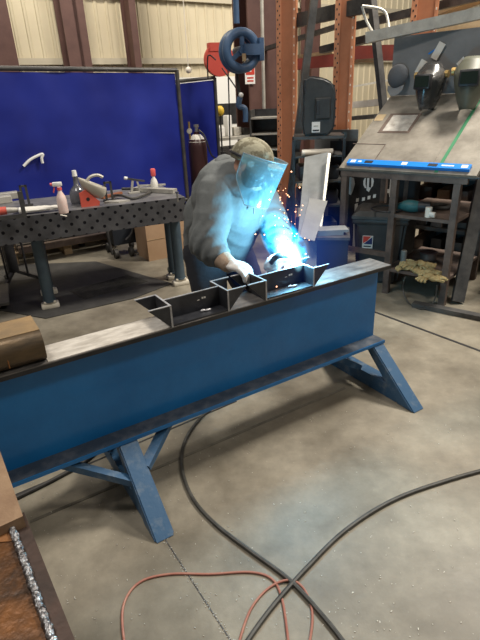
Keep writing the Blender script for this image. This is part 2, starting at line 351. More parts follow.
# ------------------------------------------------------------------ brackets (two welded plate assemblies)
def bracket(x0, x1, label, holes):
    T = thing('welded_bracket', label, 'bracket', BX + u * x0 + Vector((0, 0, .7405)), AU, 'steel plate brackets set on the beam')
    w = x1 - x0; t = .008; H = .098; D = .158; e = .002
    MB().box2((0, 0.004, 0), (w, D, t)).build('base_plate', 'bracket_steel', T)
    wy = .075
    MB().box2((t, wy, t), (w - t, wy + t, H - .004)).build('web_plate', 'bracket_steel', T)
    MB().box2((t, wy, H - .004), (w - t, wy + t, H - .001)).build('cut_edge', 'cut_edge', T)
    for s, xx in ((-1, 0), (1, w)):
        xa = xx if s < 0 else xx - t
        p = MB().box2((xa, 0, t), (xa + t, D, H - .003)).build('side_plate', 'bracket_steel', T)
        MB().box2((xa, 0, H - .003), (xa + t, D, H)).box2((xa, -.0015, 0), (xa + t, 0, H)).build('cut_edge', 'cut_edge', p)
        for y in (0.0, D - t):
            xs = xx; m = MB(); a = [(xs, 0), (xs + s * .092, H - .003), (xs, H - .003)]
            V = [(q[0], y, q[1] + .001) for q in a] + [(q[0], y + t, q[1] + .001) for q in a]
            m._add(V, [(0, 1, 2), (5, 4, 3), (0, 3, 4, 1), (1, 4, 5, 2), (2, 5, 3, 0)]); gp = m.build('gusset', 'bracket_steel', T)
            MB().box2((min(xs, xs + s * .092), y - .0005, H - .003), (max(xs, xs + s * .092), y + t, H)).build('cut_edge', 'cut_edge', gp)
    for hx in holes:
        MB().box2((hx - .012, .032, t - .001), (hx + .012, .044, t + .0006)).build('slot', 'black', T)
    MB().box2((w * .58, wy - .0015, .055), (w * .62, wy, .058)).box2((w * .66, wy - .0015, .058), (w * .69, wy, .066)).box2((w * .70, wy - .0015, .058), (w * .73, wy, .066)).build('chalk_mark', 'paper', T)
    MB().sph((w * .62, .05, .014), (.012, .006, .006), 6).sph((w * .7, .045, .013), (.018, .006, .005), 6).build('weld_spatter', 'cut_edge', T)
    return T
bracket(-1.292, -1.01, 'dark steel plate bracket with triangular gussets, nearer the brown tube', (.05, .235))
bracket(-.815, -.525, 'dark steel plate bracket with triangular gussets under the welding arc', (.06, .24))

# ------------------------------------------------------------------ foreground rusty weldment
fz = .8
P = lambda x, y, z=fz: atz(x, y, z)
fg = thing('rusty_beam', 'rusty brown steel beam with a silver weld bead at the lower left corner', 'beam', P(10, 600))
def quad(mb, pts, th):
    pts = [Vector(p) for p in pts]; n_ = len(pts); lo_ = [p - Vector((0, 0, th)) for p in pts]
    mb._add([p[:] for p in pts + lo_], [tuple(range(n_)), tuple(range(n_, 2 * n_))[::-1]] + [(i, (i + 1) % n_, n_ + (i + 1) % n_, n_ + i) for i in range(n_)]); return mb
bdir = (P(52, 640) - P(8, 520)).normalized()
a = P(11, 527); b = P(56, 652) + bdir * .2; pl = Vector((-bdir.y, bdir.x, 0)); pl = pl if pl.x < 0 else -pl
c0 = P(24, 512); d0 = P(81, 655) + (P(81, 655) - P(24, 512)).normalized() * .2
quad(MB(), [c0, d0, b + pl * .1, a + pl * .1], .012).build('lower_flange', 'rust_flange', fg, world=True)
quad(MB(), [a + Vector((0, 0, .006)) - pl*.0, b + Vector((0, 0, .006)), b + pl * .3 + Vector((0, 0, .006)), a + pl * .3 + Vector((0, 0, .006))], .005).build('rusted_plate', 'rust_plate', fg, world=True)
bead = []
for k in range(40):
    t = k / 39; q = a.lerp(b, t) + Vector((0, 0, .010)); bead.append(q + pl * random.uniform(-.001, .001))
MB().tube(bead, lambda t: .0075 + .0008 * math.sin(t * 260) + .0006 * math.sin(t * 97), n=10, sub=6).build('weld_bead', 'weld_bead', fg, smooth=True, world=True)
e1 = P(24, 512, fz + .005); e0 = P(-60, 330, fz + .005); 
ed = (P(0, 455, fz) - P(22, 518, fz)).normalized(); e2 = P(22, 518, fz) + ed * .5
quad(MB(), [P(23, 516, fz + .03), P(23, 516, fz + .03) + ed * .5, P(23, 516, fz + .03) + ed * .5 + pl * .18, P(23, 516, fz + .03) + pl * .18], .03).build('end_plate', 'rust_tan', fg, world=True)
quad(MB(), [a + pl * .004 + Vector((0, 0, .008)), a + pl * .004 + Vector((0, 0, .008)) - ed * .05 , a + pl * .05 - ed * .02 + Vector((0, 0, .008)), a + pl * .06 + ed * .0 + Vector((0, 0, .008))], .002).build('heat_stain', 'rust_orange', fg, world=True)

# ------------------------------------------------------------------ welding table
TC = Vector((-.419, 4.235, 0)); TA = math.radians(22.8); tv = Vector((math.cos(TA), math.sin(TA), 0)); tn = Vector((-math.sin(TA), math.cos(TA), 0))
wt = thing('welding_table', 'long perforated steel welding table on blue legs', 'table', TC, TA)
MB().box2((-2.6, .0, .825), (0, .78, .85)).build('tabletop', 'table_plate', wt)
MB().box2((-2.6, -.004, .65), (0, .014, .8495)).build('front_skirt', 'perforated', wt)
o = MB().box2((-.014, .014, .65), (.002, .78, .849)).build('side_skirt', 'perforated', wt)
MB().box2((-2.6, .766, .65), (0, .78, .849)).build('back_skirt', 'perforated', wt)
for x, y in ((-.05, .22), (-1.23, .24), (-2.4, .24), (-.05, .42), (-1.215, .60)):
    lg = MB().cyl((x, y, .07), (x, y, .83), .048, n=20).cyl((x, y, .06), (x, y, .075), .055).build('leg', 'leg_teal', wt, smooth=True)
    MB().cyl((x, y, .035), (x, y, .06), .03).build('foot_stem', 'black', lg)
    MB().box((x, y, .022), (.15, .10, .05), bev=.015).box((x, y - .02, .06), (.10, .05, .025), bev=.006).build('leveling_foot', 'caster_white', lg, smooth=True)
def tt(px, py, z=.85): return atz(px, py, z)

# ------------------------------------------------------------------ blue welding screens
def screen(p_r, p_l, ztr, ztl, label, z0=.12):
    d = (p_l - p_r); ln = d.length; ang = math.atan2(-d.y, -d.x); S = thing('welding_screen', label, 'screen', p_r, ang)
    fr = .022
    MB().cyl((0, 0, 0), (0, 0, ztr), fr).build('post', 'dark_steel', S, smooth=True)
    MB().cyl((-ln, 0, 0), (-ln, 0, ztl), fr).build('post', 'dark_steel', S, smooth=True)
    MB().cyl((0, 0, ztr), (-ln, 0, ztl), fr).build('top_rail', 'dark_steel', S, smooth=True)
    MB().cyl((0, 0, z0 + .05), (-ln, 0, z0 + .05), fr).build('bottom_rail', 'dark_steel', S, smooth=True)
    for x in (0, -ln): MB().bar((x, -.3, .02), (x, .3, .02), .05, .04).build('foot', 'dark_steel', S)
    rows = []
    for k in range(25):
        t = k / 24; z = z0 + .07; row = []
        for j in range(49):
            s = j / 48; zt = ztr + (ztl - ztr) * s - .03; zz = z + (zt - z) * t
            y = .012 * math.sin(s * 14 + 2 * t) * (1 - t * .6) + .006 * math.sin(s * 45 + 3 * math.sin(t * 3)) * (.4 + .6 * t) + .012 * noise.noise(Vector((s * 6, t * 5, ln)))
            row.append((-ln * s * .985 - .008 * ln, y, zz))
        rows.append(row)
    c = MB().grid(rows).build('vinyl_curtain', 'curtain', S, smooth=True); return S
pr = Vector((aty(181, 120, 6.0).x, 6.0, 0)); dl = Vector((-math.cos(math.radians(31)), -math.sin(math.radians(31)), 0))
screen(pr, pr + dl * 2.9, 1.90, 1.96, 'wide blue vinyl welding screen standing behind the welding table', z0=.46)
p2 = Vector((aty(216, 100, 7.4).x, 7.4, 0)); screen(p2, p2 + dl * 2.2, 1.86, 1.72, 'narrow blue curtain screen partly hidden behind the wide one', z0=.1)
# white streak reflected in the screen, put in as a bent tube
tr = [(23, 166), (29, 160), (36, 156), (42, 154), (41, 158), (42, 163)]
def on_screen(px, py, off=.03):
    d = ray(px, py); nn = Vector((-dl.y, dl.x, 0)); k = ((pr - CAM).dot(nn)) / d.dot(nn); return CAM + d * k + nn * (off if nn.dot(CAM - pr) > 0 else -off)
tag(MB().tube([on_screen(*q) for q in tr], .014, n=8).build('white_streak', 'white'), 'bent white streak on the wide blue screen, a reflection put in as a tube', 'streak')

# ------------------------------------------------------------------ items on welding table
def spray(p, label, body, trig, s=1.0, rz=0):
    T = thing('spray_bottle', label, 'bottle', p, rz)
    MB().lathe([(.036 * s, 0), (.04 * s, .01), (.04 * s, .11 * s), (.034 * s, .14 * s), (.016 * s, .175 * s), (.015 * s, .19 * s)], n=20).build('bottle', body, T, smooth=True)
    MB().cyl((0, 0, .188 * s), (0, 0, .21 * s), .019 * s).build('collar', trig, T, smooth=True)
    MB().box((-.012 * s, 0, .235 * s), (.075 * s, .026 * s, .035 * s), bev=.006).box((.0, 0, .22 * s), (.025 * s, .022 * s, .03 * s)).build('spray_head', 'white', T, smooth=True)
    MB().cyl((-.045 * s, 0, .237 * s), (-.066 * s, 0, .237 * s), .011 * s).build('nozzle', trig, T, smooth=True)
    MB().bar((-.035 * s, 0, .225 * s), (-.05 * s, 0, .17 * s), .012 * s, .010 * s).build('trigger', trig, T); return T
spray(tt(64, 213), 'clear spray bottle of pinkish liquid with red trigger, on front edge of welding table', 'pink_bottle', 'pink', .92, .2)
T = thing('spray_bottle', 'small spray bottle with red cap near the right end of the welding table', 'bottle', tt(155, 191), .3)
MB().lathe([(.03, 0), (.034, .01), (.034, .07), (.026, .10), (.014, .12), (.013, .13)]).build('bottle', 'paper', T, smooth=True)
MB().cyl((0, 0, .0), (0, 0, .03), .035).build('liquid', 'pink_bottle', T, smooth=True)
MB().box((0, 0, .165), (.045, .03, .07), bev=.01).build('spray_head', 'pink', T, smooth=True)
T = thing('glass_bottle', 'squat grey bottle with a narrow neck and white cap on welding table', 'bottle', tt(79.5, 203))
MB().lathe([(.062, 0), (.068, .012), (.068, .09), (.055, .115), (.022, .15), (.019, .20), (.021, .22)]).build('bottle', 'glass_bottle', T, smooth=True)
MB().cyl((0, 0, .218), (0, 0, .265), .021, .017).build('cap', 'white', T, smooth=True)
# clamp squares
def stop(p, h, label, w=.05, rz=0.3):
    T = thing('steel_stop', label, 'fixture', p, rz, 'dark steel stops on the welding table')
    MB().box2((-w, -.02, 0), (w, .02, .015)).build('base', 'dark_steel', T)
    MB().box2((-w * .6, -.012, .015), (-w * .6 + .018, .012, h)).build('upright', 'dark_steel', T)
    MB().box2((w * .6 - .018, -.012, .015), (w * .6, .012, h)).build('upright', 'dark_steel', T)
    MB().box2((-w * .6, -.012, h - .015), (w * .6, .012, h)).build('crosspiece', 'dark_steel', T)
    return T
stop(tt(27, 206), .17, 'tall dark steel stop standing behind the white glove', .05)
stop(tt(110, 201), .16, 'dark steel stop right of the beige cutter', .055)
T = thing('steel_square', 'dark L-shaped steel square at the left of the welding table', 'fixture', tt(27, 217), TA)
MB().box2((-.22, -.012, 0), (0, .012, .03)).build('foot', 'dark_steel', T); MB().box2((-.03, -.012, .03), (0, .012, .19)).build('upright', 'dark_steel', T)
for px, py, s, lb in ((3, 203, .15, 'grey steel block at the far left of the welding table'), (9, 199, .17, 'longer grey steel block beside the left block on welding table')):
    tag(MB().box((0, 0, .03), (s, .10, .06), rz=.5, bev=.006).build('steel_block', 'galv', None, origin=None), lb, 'block').location = tt(px, py)
# angle grinder red
T = thing('angle_grinder', 'red angle grinder lying at left end of the welding table', 'grinder', tt(5, 216), TA)
MB().cyl((-.13, 0, .04), (.02, 0, .04), .034, .03).build('motor_housing', 'red_hub', T, smooth=True)
MB().cyl((.02, 0, .04), (.10, 0, .035), .024, .018).build('gear_head', 'galv', T, smooth=True)
MB().cyl((.11, 0, .004), (.11, 0, .008), .055).build('disc', 'dark_steel', T, smooth=True)
# white glove
gl = MB(); 
rows = []
for i in range(13):
    t = i / 12; wv = .045 * (1 - .55 * t * t); row = []
    for j in range(12):
        a_ = 2 * PI * j / 12; row.append((-.10 + .28 * t, wv * math.cos(a_) * (1 + .2 * noise.noise(Vector((t * 5, j, 0)))), .028 + .026 * math.sin(a_) * (1 - .35 * t) + .006 * noise.noise(Vector((t * 9, j * .7, 4)))))
    row.append(row[0]); rows.append(row)
gl.grid(rows)
for k, (fx, fy) in enumerate(((.24, .02), (.25, .0), (.23, -.02))): gl.tube([(.15, fy * .8, .03), (.2, fy, .028), (fx, fy * 1.2, .02)], .011)
gg = thing('work_glove', 'white work glove lying flat near the front of the welding table', 'glove', tt(34, 213), TA - .1); gl.build('glove_shell', 'paper', gg, smooth=True)
# beige guard cutter with red hub
T = thing('pipe_cutter', 'beige and red cut-off tool with curved guard on welding table', 'tool', tt(92, 205), TA)
rr_ = []
for i in range(11):
    b_ = math.radians(i * 9); rr_.append([(.03 + .105 * math.cos(b_) * math.cos(a_) , .085 * math.cos(b_) * math.sin(a_), .175 - .12 * math.sin(b_) + .05 * math.cos(b_) * math.cos(a_) * -1) for a_ in [2 * PI * k / 24 for k in range(25)]])
gdo = MB().grid(rr_).build('guard', 'beige', T, smooth=True); gdo.modifiers.new('s', 'SOLIDIFY').thickness = .006
MB().prism([(-.09, .0), (.05, 0), (.06, .03), (-.04, .13), (-.09, .11)], .03, Matrix.Translation((0, -.03, 0)) @ Matrix.Rotation(PI / 2, 4, 'X')).build('body', 'red_hub', T)
MB().cyl((-.03, -.062, .06), (-.03, -.055, .06), .014).build('arbor', 'black', T)
MB().tube([(-.02, 0, .18), (.02, 0, .22), (.08, 0, .23), (.12, 0, .21)], .012).build('handle', 'galv', T, smooth=True)
# toggle clamp
T = thing('toggle_clamp', 'silver toggle clamp with a long handle near the small spray bottle', 'clamp', tt(134, 193), TA)
MB().box2((-.05, -.03, 0), (.05, .03, .012)).build('base', 'galv', T)
MB().bar((-.02, 0, .01), (.0, 0, .11), .02, .02).bar((.06, 0, .01), (.04, 0, .10), .016, .016).build('arm', 'galv', T)
MB().bar((-.06, 0, .135), (.11, 0, .095), .02, .016).build('lever', 'dark_steel', T)
MB().cyl((-.07, 0, .14), (-.045, 0, .133), .014).build('knob', 'white', T, smooth=True)
MB().bar((.05, 0, .06), (.30, 0, .045), .02, .014).build('spindle', 'galv', T)
tag(MB().tube([tt(112, 197) + Vector((0, 0, .01)), tt(122, 199) + Vector((0, 0, .03)), tt(133, 200) + Vector((0, 0, .012)), tt(146, 197) + Vector((0, 0, .02)), tt(150, 192) + Vector((0, 0, .012)), tt(136, 190) + Vector((0, 0, .012)), tt(122, 190) + Vector((0, 0, .012))], .011).build('air_hose', 'hose_grey'), 'grey hose coiled on the right half of the welding table', 'hose')
tag(MB().bar(tt(102, 199) + Vector((0, 0, .012)), tt(121, 194) + Vector((0, 0, .012)), .04, .02).build('flat_bar', 'copper'), 'reddish flat bar lying on welding table behind the grey hose', 'bar')
T = thing('steel_plate', 'thin silver steel offcut on the welding table by the grey hose', 'plate', tt(117, 202), TA - .3); MB().prism([(-.1, -.03), (.02, -.05), (.11, .0), (.03, .04), (-.08, .03)], .012).build('offcut', 'galv', T); 
tag(MB().bar(tt(135, 189, .87), tt(175, 191, .87), .07, .035).build('flat_bar', 'galv'), 'long grey steel bar lying along the back of the welding table', 'bar')
T = thing('steel_bolt', 'threaded silver bolt stop at the right end of the welding table', 'bolt', tt(181, 203, .85)+ tn * .0); MB().cyl((-.03, .05, 0), (-.03, .05, .07), .008).build('shank', 'chrome', T); MB().cyl((-.03, .05, .07), (-.03, .05, .082), .016, n=6).build('head', 'chrome', T)
T = thing('scrap_strip', 'small white strip hanging over the front edge of the welding table', 'strip', tt(64, 216)); MB().bar((-.02, -.01, .012), (.03, -.03, .004), .012, .003).build('strip', 'cream', T)

# under-table things
T = thing('tripod_stand', 'black three-legged stand under the left of the welding table', 'stand', atz(17, 283), 0)
MB().cyl((0, 0, .12), (0, 0, .60), .05).build('column', 'black', T, smooth=True)
for a_ in (20, 140, 260):
    c, s = math.cos(math.radians(a_)), math.sin(math.radians(a_)); MB().bar((c * .03, s * .03, .12), (c * .22, s * .22, .02), .03, .03).build('leg', 'dark_steel', T); MB().cyl((c * .12, s * .12, .05), (c * .12, s * .12, .6), .010).build('rod', 'black', T)
T = thing('wheeled_cart', 'dark blue wheeled welding cart under the right of the welding table', 'cart', atz(124, 254), .5)
MB().box2((-.12, -.1, .14), (.16, .2, .66)).build('body', 'blue_dark_bin', T)
for x, y in ((-.12, -.12), (.05, -.14), (-.12, .2), (.16, .2)):
    w_ = MB().cyl((x - .02, y, .055), (x + .02, y, .055), .055).build('wheel', 'black_rubber', T, smooth=True)
MB().tube([(.12, -.14, .02), (.2, -.18, .02), (.25, -.1, .02), (.2, -.02, .02), (.12, -.06, .02)], .018).build('base_ring', 'dark_steel', T, smooth=True)
MB().tube([(-.16, -.12, .05), (-.18, -.12, .3), (-.15, -.12, .62)], .014).tube([(.12, -.12, .62), (.1, -.13, .3), (0, -.15, .2)], .012).build('frame_tube', 'dark_steel', T, smooth=True)
T = thing('cardboard_box', 'large brown cardboard box on the floor behind the welding table', 'box', (atz(166, 258).x, atz(166, 258).y, 0), AU)
MB().box2((-.20, 0, 0), (.9, .34, .46)).build('carton', 'cardboard', T); MB().box2((-.20, -.004, .23), (.9, 0, .236)).build('tape', 'wood', T)
T = thing('floor_mat', 'black ribbed rubber mat on the floor between beam and welding table', 'mat', (0, 0, 0))
cs = [atz(133, 299), atz(46, 319), atz(-60, 300), atz(-40, 268), atz(96, 262), atz(172, 284)]
MB().prism([(p.x, p.y) for p in cs], .008).build('mat_sheet', 'mat_black', T)
i0, i1, i2, i3 = atz(148, 282), atz(84, 300), atz(70, 292), atz(128, 276)
rb = MB()
for k in range(14):
    t = k / 13; rb.bar(i1.lerp(i2, t) + Vector((0, 0, .011)), i0.lerp(i3, t) + Vector((0, 0, .011)), .006, .006)
rb.build('ribs', 'hose_grey', T)
T = thing('scrub_brush', 'round green and white tub on the floor near the right table foot', 'tub', atz(173, 276)); MB().lathe([(.03, 0), (.05, .01), (.05, .03)]).build('base', 'white', T, smooth=True); MB().sph((0, 0, .07), (.05, .05, .05), 10).build('top', 'can_green', T, smooth=True)
T = thing('steel_sheet', 'grey steel sheet on low blocks at the left edge under table', 'sheet', (-2.12, 4.12, 0), TA); MB().box2((-.5, -.2, .05), (.06, .35, .075)).build('sheet', 'dark_steel', T)
for x in (-.35, -.05): MB().box2((x - .03, -.1, 0), (x + .03, .25, .05)).build('block', 'wood', T)
for i, (px, py, w, lb) in enumerate(((38, 262, 1.1, 'wooden pallet on the floor far behind the left table leg'), )):
    T = thing('wooden_pallet', lb, 'pallet', (atz(30, 262).x, atz(30, 262).y, 0), AU)
    for k in range(5): MB().box2((-.2, .02 + k * .2, .10), (1.1, .14 + k * .2, .12)).build('slat', 'wood', T)
    for x in (-.2, .4, 1.0): MB().box2((x, .02, 0), (x + .09, .95, .10)).build('runner', 'wood', T)
T = thing('steel_bar_stack', 'dark steel bars stacked on the pallet under welding table', 'bars', (atz(42, 256, .12).x, atz(42, 256).y - .2, .121), AU)
for k in range(4): MB().box2((-.3, .05 + k * .13, 0), (.8, .13 + k * .13, .07)).build('bar', 'dark_steel' if k % 2 else 'brown_steel', T)

# ------------------------------------------------------------------ gas cylinder
p = Vector((aty(197, 140, 6.3).x, 6.3, 0))
T = thing('gas_cylinder', 'dark brown gas cylinder with white neck label beside blue screen', 'cylinder', p)
MB().lathe([(.10, 0), (.112, .02), (.112, 1.08), (.10, 1.15), (.06, 1.20), (.034, 1.225), (.034, 1.25)], n=24).build('tank', 'cylinder_brown', T, smooth=True)
MB().lathe([(.104, 1.135), (.075, 1.19), (.045, 1.218)], n=24).build('shoulder_label', 'paper', T, smooth=True)
MB().cyl((0, 0, 1.25), (0, 0, 1.30), .022).cyl((0, -.0, 1.30), (0, 0, 1.33), .034, n=10).build('valve', 'chrome', T, smooth=True)
MB().tube([(.03, -.02, 1.27), (.1, -.1, 1.2), (.16, -.1, 1.0), (.22, -.05, .9), (.24, -.05, .6)], .01).build('hose', 'black', T, smooth=True)
T = thing('gas_regulator', 'small brass regulator with a gauge beside the gas cylinder neck', 'regulator', aty(189.5, 131, 6.15)); MB().cyl((0, 0, -.09), (0, 0, .10), .012).build('stem', 'brass', T, smooth=True); MB().cyl((0, -.03, 0), (0, .01, 0), .03).build('gauge', 'galv', T, smooth=True)

# clutter bench between curtain and column
bp = Vector((aty(232, 148, 8.2).x, 8.2, 0)); T = thing('workbench', 'cluttered grey workbench below the striped wall panel', 'bench', bp, AU)
MB().box2((-.7, -.3, 1.02), (.7, .3, 1.06)).build('bench_top', 'galv', T)
MB().box2((-.7, -.25, .5), (.7, .25, .53)).build('lower_shelf', 'dark_steel', T)
for x in (-.66, .66):
    for y in (-.26, .26): MB().box2((x - .02, y - .02, 0), (x + .02, y + .02, 1.02)).build('leg', 'dark_steel', T)
MB().box2((-.6, -.2, .53), (.6, .2, .9)).build('stored_boxes', 'dark_steel', T)
for k, (x, w, h, mt, nm) in enumerate(((-.32, .12, .22, 'black', 'tool case'), (-.2, .10, .14, 'white', 'tub'), (-.06, .08, .30, 'white', 'bottle'), (.08, .14, .12, 'galv', 'block'), (.24, .12, .1, 'dark_steel', 'box'))):
    o = tag(MB().box((0, 0, h / 2), (w, .14, h), bev=.012).build(nm.replace(' ', '_'), mt, smooth=True), ['black tool case on the far workbench', 'low white tub on the far workbench', 'tall white bottle standing on the far workbench', 'grey metal block on the far workbench', 'dark box at the right of the far workbench'][k], nm)
    o.location = bp + u * x + Vector((0, 0, 1.061)); o.rotation_euler[2] = AU
T = thing('work_lamp', 'small yellow lamp clipped beside the blue curtain edge', 'lamp', aty(220, 111, 7.6)); MB().sph((0, 0, 0), (.06, .05, .07), 10).build('housing', 'yellow', T, smooth=True); MB().cyl((0, 0, -.05), (0, 0, -.55), .012).cyl((0, 0, -.55), (0, 0, -.6), .06).build('stand', 'black', T, smooth=True)

# ------------------------------------------------------------------ hose reels, pipes
YR = 6.6
c = aty(240, 51, YR)
T = thing('hose_reel', 'blue hose reel hanging from a blue overhead pipe', 'hose reel', c, .35); T.scale = (.88,) * 3
def ring(mb, c0, r, rt, n=36, ax='Y'):
    pts = [];
    for k in range(n + 1):
        a_ = 2 * PI * k / n; pts.append((c0[0] + r * math.cos(a_), c0[1], c0[2] + r * math.sin(a_)))
    mb.tube(pts, rt, n=10, smooth=False); return mb
ring(MB(), (0, -.06, 0), .215, .06).build('front_flange', 'reel_blue', T, smooth=True)
ring(MB(), (0, .08, 0), .215, .06).build('back_flange', 'reel_blue', T, smooth=True)
m = MB()
for k in range(5): ring(m, (0, -.06 + k * .035, 0), .20, .022)
m.build('hose_coil', 'black_rubber', T, smooth=True)
for a_ in (90, 215, 325):
    c_, s_ = math.cos(math.radians(a_)), math.sin(math.radians(a_)); MB().bar((0, -.08, 0), (c_ * .22, -.08, s_ * .22), .06, .02, up=(0, 1, 0)).build('spoke', 'reel_blue', T)
MB().cyl((0, -.14, 0), (0, .14, 0), .06).build('hub', 'reel_blue', T, smooth=True)
MB().box2((.0, -.17, -.06), (.24, -.12, .07)).box2((.22, -.17, -.13), (.28, .1, .14)).build('bracket_arm', 'reel_blue', T)
MB().box((-.02, -.19, -.09), (.05, .01, .09), rz=0).build('label_plate', 'tan_patch', T)
c = aty(219, 60, 7.4); T = thing('hose_reel', 'red hose reel half hidden behind the blue hose reel', 'hose reel', c, .3)
MB().cyl((0, -.05, 0), (0, .05, 0), .2, n=28).build('drum', 'reel_red', T, smooth=True); MB().box2((-.14, -.06, .1), (.12, .06, .2)).build('bracket', 'reel_red', T)
p = aty(236.5, 20, 6.75); tag(MB().cyl((0, 0, -.05), (0, 0, 4), .035).build('overhead_pipe', 'reel_blue', smooth=True), 'blue vertical pipe above the hose reel', 'pipe').location = (p.x, p.y, 2.45)
p = aty(263, 60, 7.2); T = thing('conduit_pipe', 'thin pale vertical conduit in front of the wide brown column', 'pipe', (p.x, p.y, 0)); MB().cyl((0, 0, .9), (0, 0, 6), .022).build('tube', 'galv', T, smooth=True); MB().box2((-.06, -.03, .8), (.06, .03, .92)).build('junction_box', 'galv', T)
p = aty(236, 70, 6.9)
T = thing('air_line', 'hanging hose with blue connectors below the hose reel', 'hose', (p.x, p.y, 0))
q = [aty(237, 72, 6.7), aty(238, 85, 6.7), aty(240, 96, 6.7)]; MB().tube(q, .02).build('hose', 'black_rubber', T, smooth=True, world=True)
q = [aty(240, 97, 6.7), aty(239, 106, 6.7), aty(245, 109, 6.7), aty(245.5, 122, 6.7)]; MB().tube(q, .035).build('connector', 'reel_blue', T, smooth=True, world=True)
MB().sph(aty(241, 95, 6.68), .03, 8).build('fitting', 'white', T, smooth=True, world=True)
for pts, lb in (([(228, 68), (229, 100), (230, 150)], 'thin black cable hanging straight below the reels'), ([(216, 60), (208, 56), (208, 80)], 'thin black cable looping left of the red reel'), ([(222, 68), (232, 82), (236, 88)], 'thin black cable slanting under the blue reel')):
    tag(MB().tube([aty(x, y, 7.0) for x, y in pts], .009, n=6).build('hanging_cable', 'black'), lb, 'cable')
q = aty(247.5, 72, 8.0); T = thing('extinguisher_sign', 'red and white extinguisher sign on the wide brown column', 'sign', (q.x, q.y, q.z), AU)
MB().box2((-.08, -.06, -.16), (.09, -.05, .16)).build('panel', 'white', T); MB().box2((-.07, -.064, -.04), (.08, -.06, .15)).build('red_field', 'red', T)
MB().box2((-.015, -.067, 0), (.025, -.064, .09)).box2((-.03, -.067, .09), (.02, -.064, .105)).build('pictogram', 'white', T)
MB().box2((-.05, -.064, -.09), (.06, -.06, -.07)).box2((-.05, -.064, -.13), (.06, -.06, -.11)).build('text_lines', 'red', T)
# small hook lamp on the wall
q = aty(188.5, 70, 8); T = thing('pull_cord', 'thin pale pull cord with a small ball end hanging above the screens', 'cord', q)
MB().sph((0, 0, 0), .045, 8).build('ball', 'cream', T, smooth=True); MB().cyl((0, 0, .04), (0, 0, 3), .006, n=6).build('cord', 'cream', T)

# ------------------------------------------------------------------ pallet racking
RA = math.atan2(-.5, .555)
def upright(px, Yv, w, label, top=5):
    q = aty(px, 60, Yv); T = thing('rack_upright', label, 'rack upright', (q.x, q.y, 0), RA + .35, 'orange pallet rack uprights'); dpt = .10
    MB().box2((-w / 2, -dpt / 2, 0), (-w / 2 + .055, -dpt / 2 + .01, top)).build('front_face', 'orange_rack', T)
    MB().box2((-w / 2 + .055, -dpt / 2 + .012, 0), (w / 2 - .03, -dpt / 2 + .024, top)).build('side_face', mat('orange_shade', (.40, .145, .065), .6, c2=(.50, .19, .09), scale=4), T)  # same orange darkened, shade put into the side's colour
    MB().box2((w / 2 - .03, -dpt / 2 + .004, 0), (w / 2, -dpt / 2 + .014, top)).build('rear_lip', 'orange_rack', T)
    MB().box2((-w / 2, -dpt / 2 + .03, 0), (w / 2, dpt / 2, top)).build('back_channel', 'orange_rack', T)
    h = MB(); h2 = MB()
    z = .3
    while z < 3.2:
        h.box2((-w / 2 + .012, -dpt / 2 - .002, z), (-w / 2 + .024, -dpt / 2 + .001, z + .018)).box2((-w / 2 + .034, -dpt / 2 - .002, z + .04), (-w / 2 + .046, -dpt / 2 + .001, z + .058))
        h2.box2((w / 2 - .02, -dpt / 2 + .002, z), (w / 2 - .010, -dpt / 2 + .0045, z + .02)); z += .085
    h.build('slot_row', 'black', T); h2.build('slot_row', 'cream', T)
    MB().box2((-w / 2 - .03, -dpt / 2 - .03, 0), (w / 2 + .03, dpt / 2 + .03, .012)).build('foot_plate', 'orange_rack', T); return T
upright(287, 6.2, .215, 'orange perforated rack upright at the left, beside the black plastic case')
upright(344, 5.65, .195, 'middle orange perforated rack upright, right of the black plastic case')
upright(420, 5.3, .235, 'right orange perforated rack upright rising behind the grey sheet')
def beam_(a, b, w, h, m, name, label, cat='beam', ext=.0):
    a = Vector(a); b = Vector(b); d = (b - a); a2 = a - d * ext; b2 = b + d * ext
    return tag(MB().bar(a2, b2, w, h).build(name, m), label, cat)
beam_(aty(286, 23, 6.35), aty(372, 4, 5.4), .06, .13, 'dark_steel', 'rack_beam', 'dark steel bar across the racks between left and middle uprights')
beam_(aty(372, 22, 6.0), aty(480, -4, 5.2), .06, .07, 'dark_steel', 'rack_beam', 'dark steel bar high on the rack behind the pale channel', ext=.2)
beam_(aty(295, 63, 7.4), aty(345, 58, 7.0), .08, .17, 'red_beam', 'rack_shelf_beam', 'dark red rack beam behind the black plastic case')
beam_(aty(345, 54, 6.6), aty(492, 50, 6.0), .08, .16, 'red_beam', 'rack_shelf_beam', 'dark red rack beam behind the right uprights')
beam_(aty(262, 50, 8.2), aty(345, 24, 6.9), .08, .05, 'dark_steel', 'stored_bar', 'thin dark bar stored on the rack behind left upright')
beam_(aty(322, 50, 6.2), aty(372, 38, 5.7), .10, .07, 'dark_steel', 'stored_bar', 'grey steel bar stored on the rack end left of the pale channel')
beam_(aty(296, 57, 6.6), aty(334, 52, 6.3), .10, .03, 'wood', 'stored_board', 'thin wooden board lying on the dark red rack beam', 'board')
beam_(aty(350, 62, 6.1), aty(378, 60, 5.9), .10, .035, 'wood', 'stored_board', 'short wooden board under the right red rack beam', 'board')
beam_(aty(335, 90, 9), aty(400, 78, 9), .05, .03, 'galv', 'rail', 'thin grey rail on the wall behind the racks', 'rail')
beam_(aty(355, 105, 7.5), aty(392, 101, 7.0), .3, .08, 'paper', 'stored_roll', 'long white wrapped bundle on the rack left of the sloping table', 'bundle')
beam_(aty(353, 118, 7.2), aty(378, 116, 7.0), .3, .05, 'dark_steel', 'stored_plate', 'dark plates stacked beneath the white bundle', 'plates')
beam_(aty(440, 33, 5.9), aty(500, 26, 5.6), .3, .14, 'tan_patch', 'stored_roll', 'tan roll stored high on rack at the right edge', 'roll')
beam_(aty(432, 18, 6.3), aty(500, -8, 5.6), .2, .03, 'wood', 'stored_board', 'wooden boards slanting on the rack at the top right', 'board')
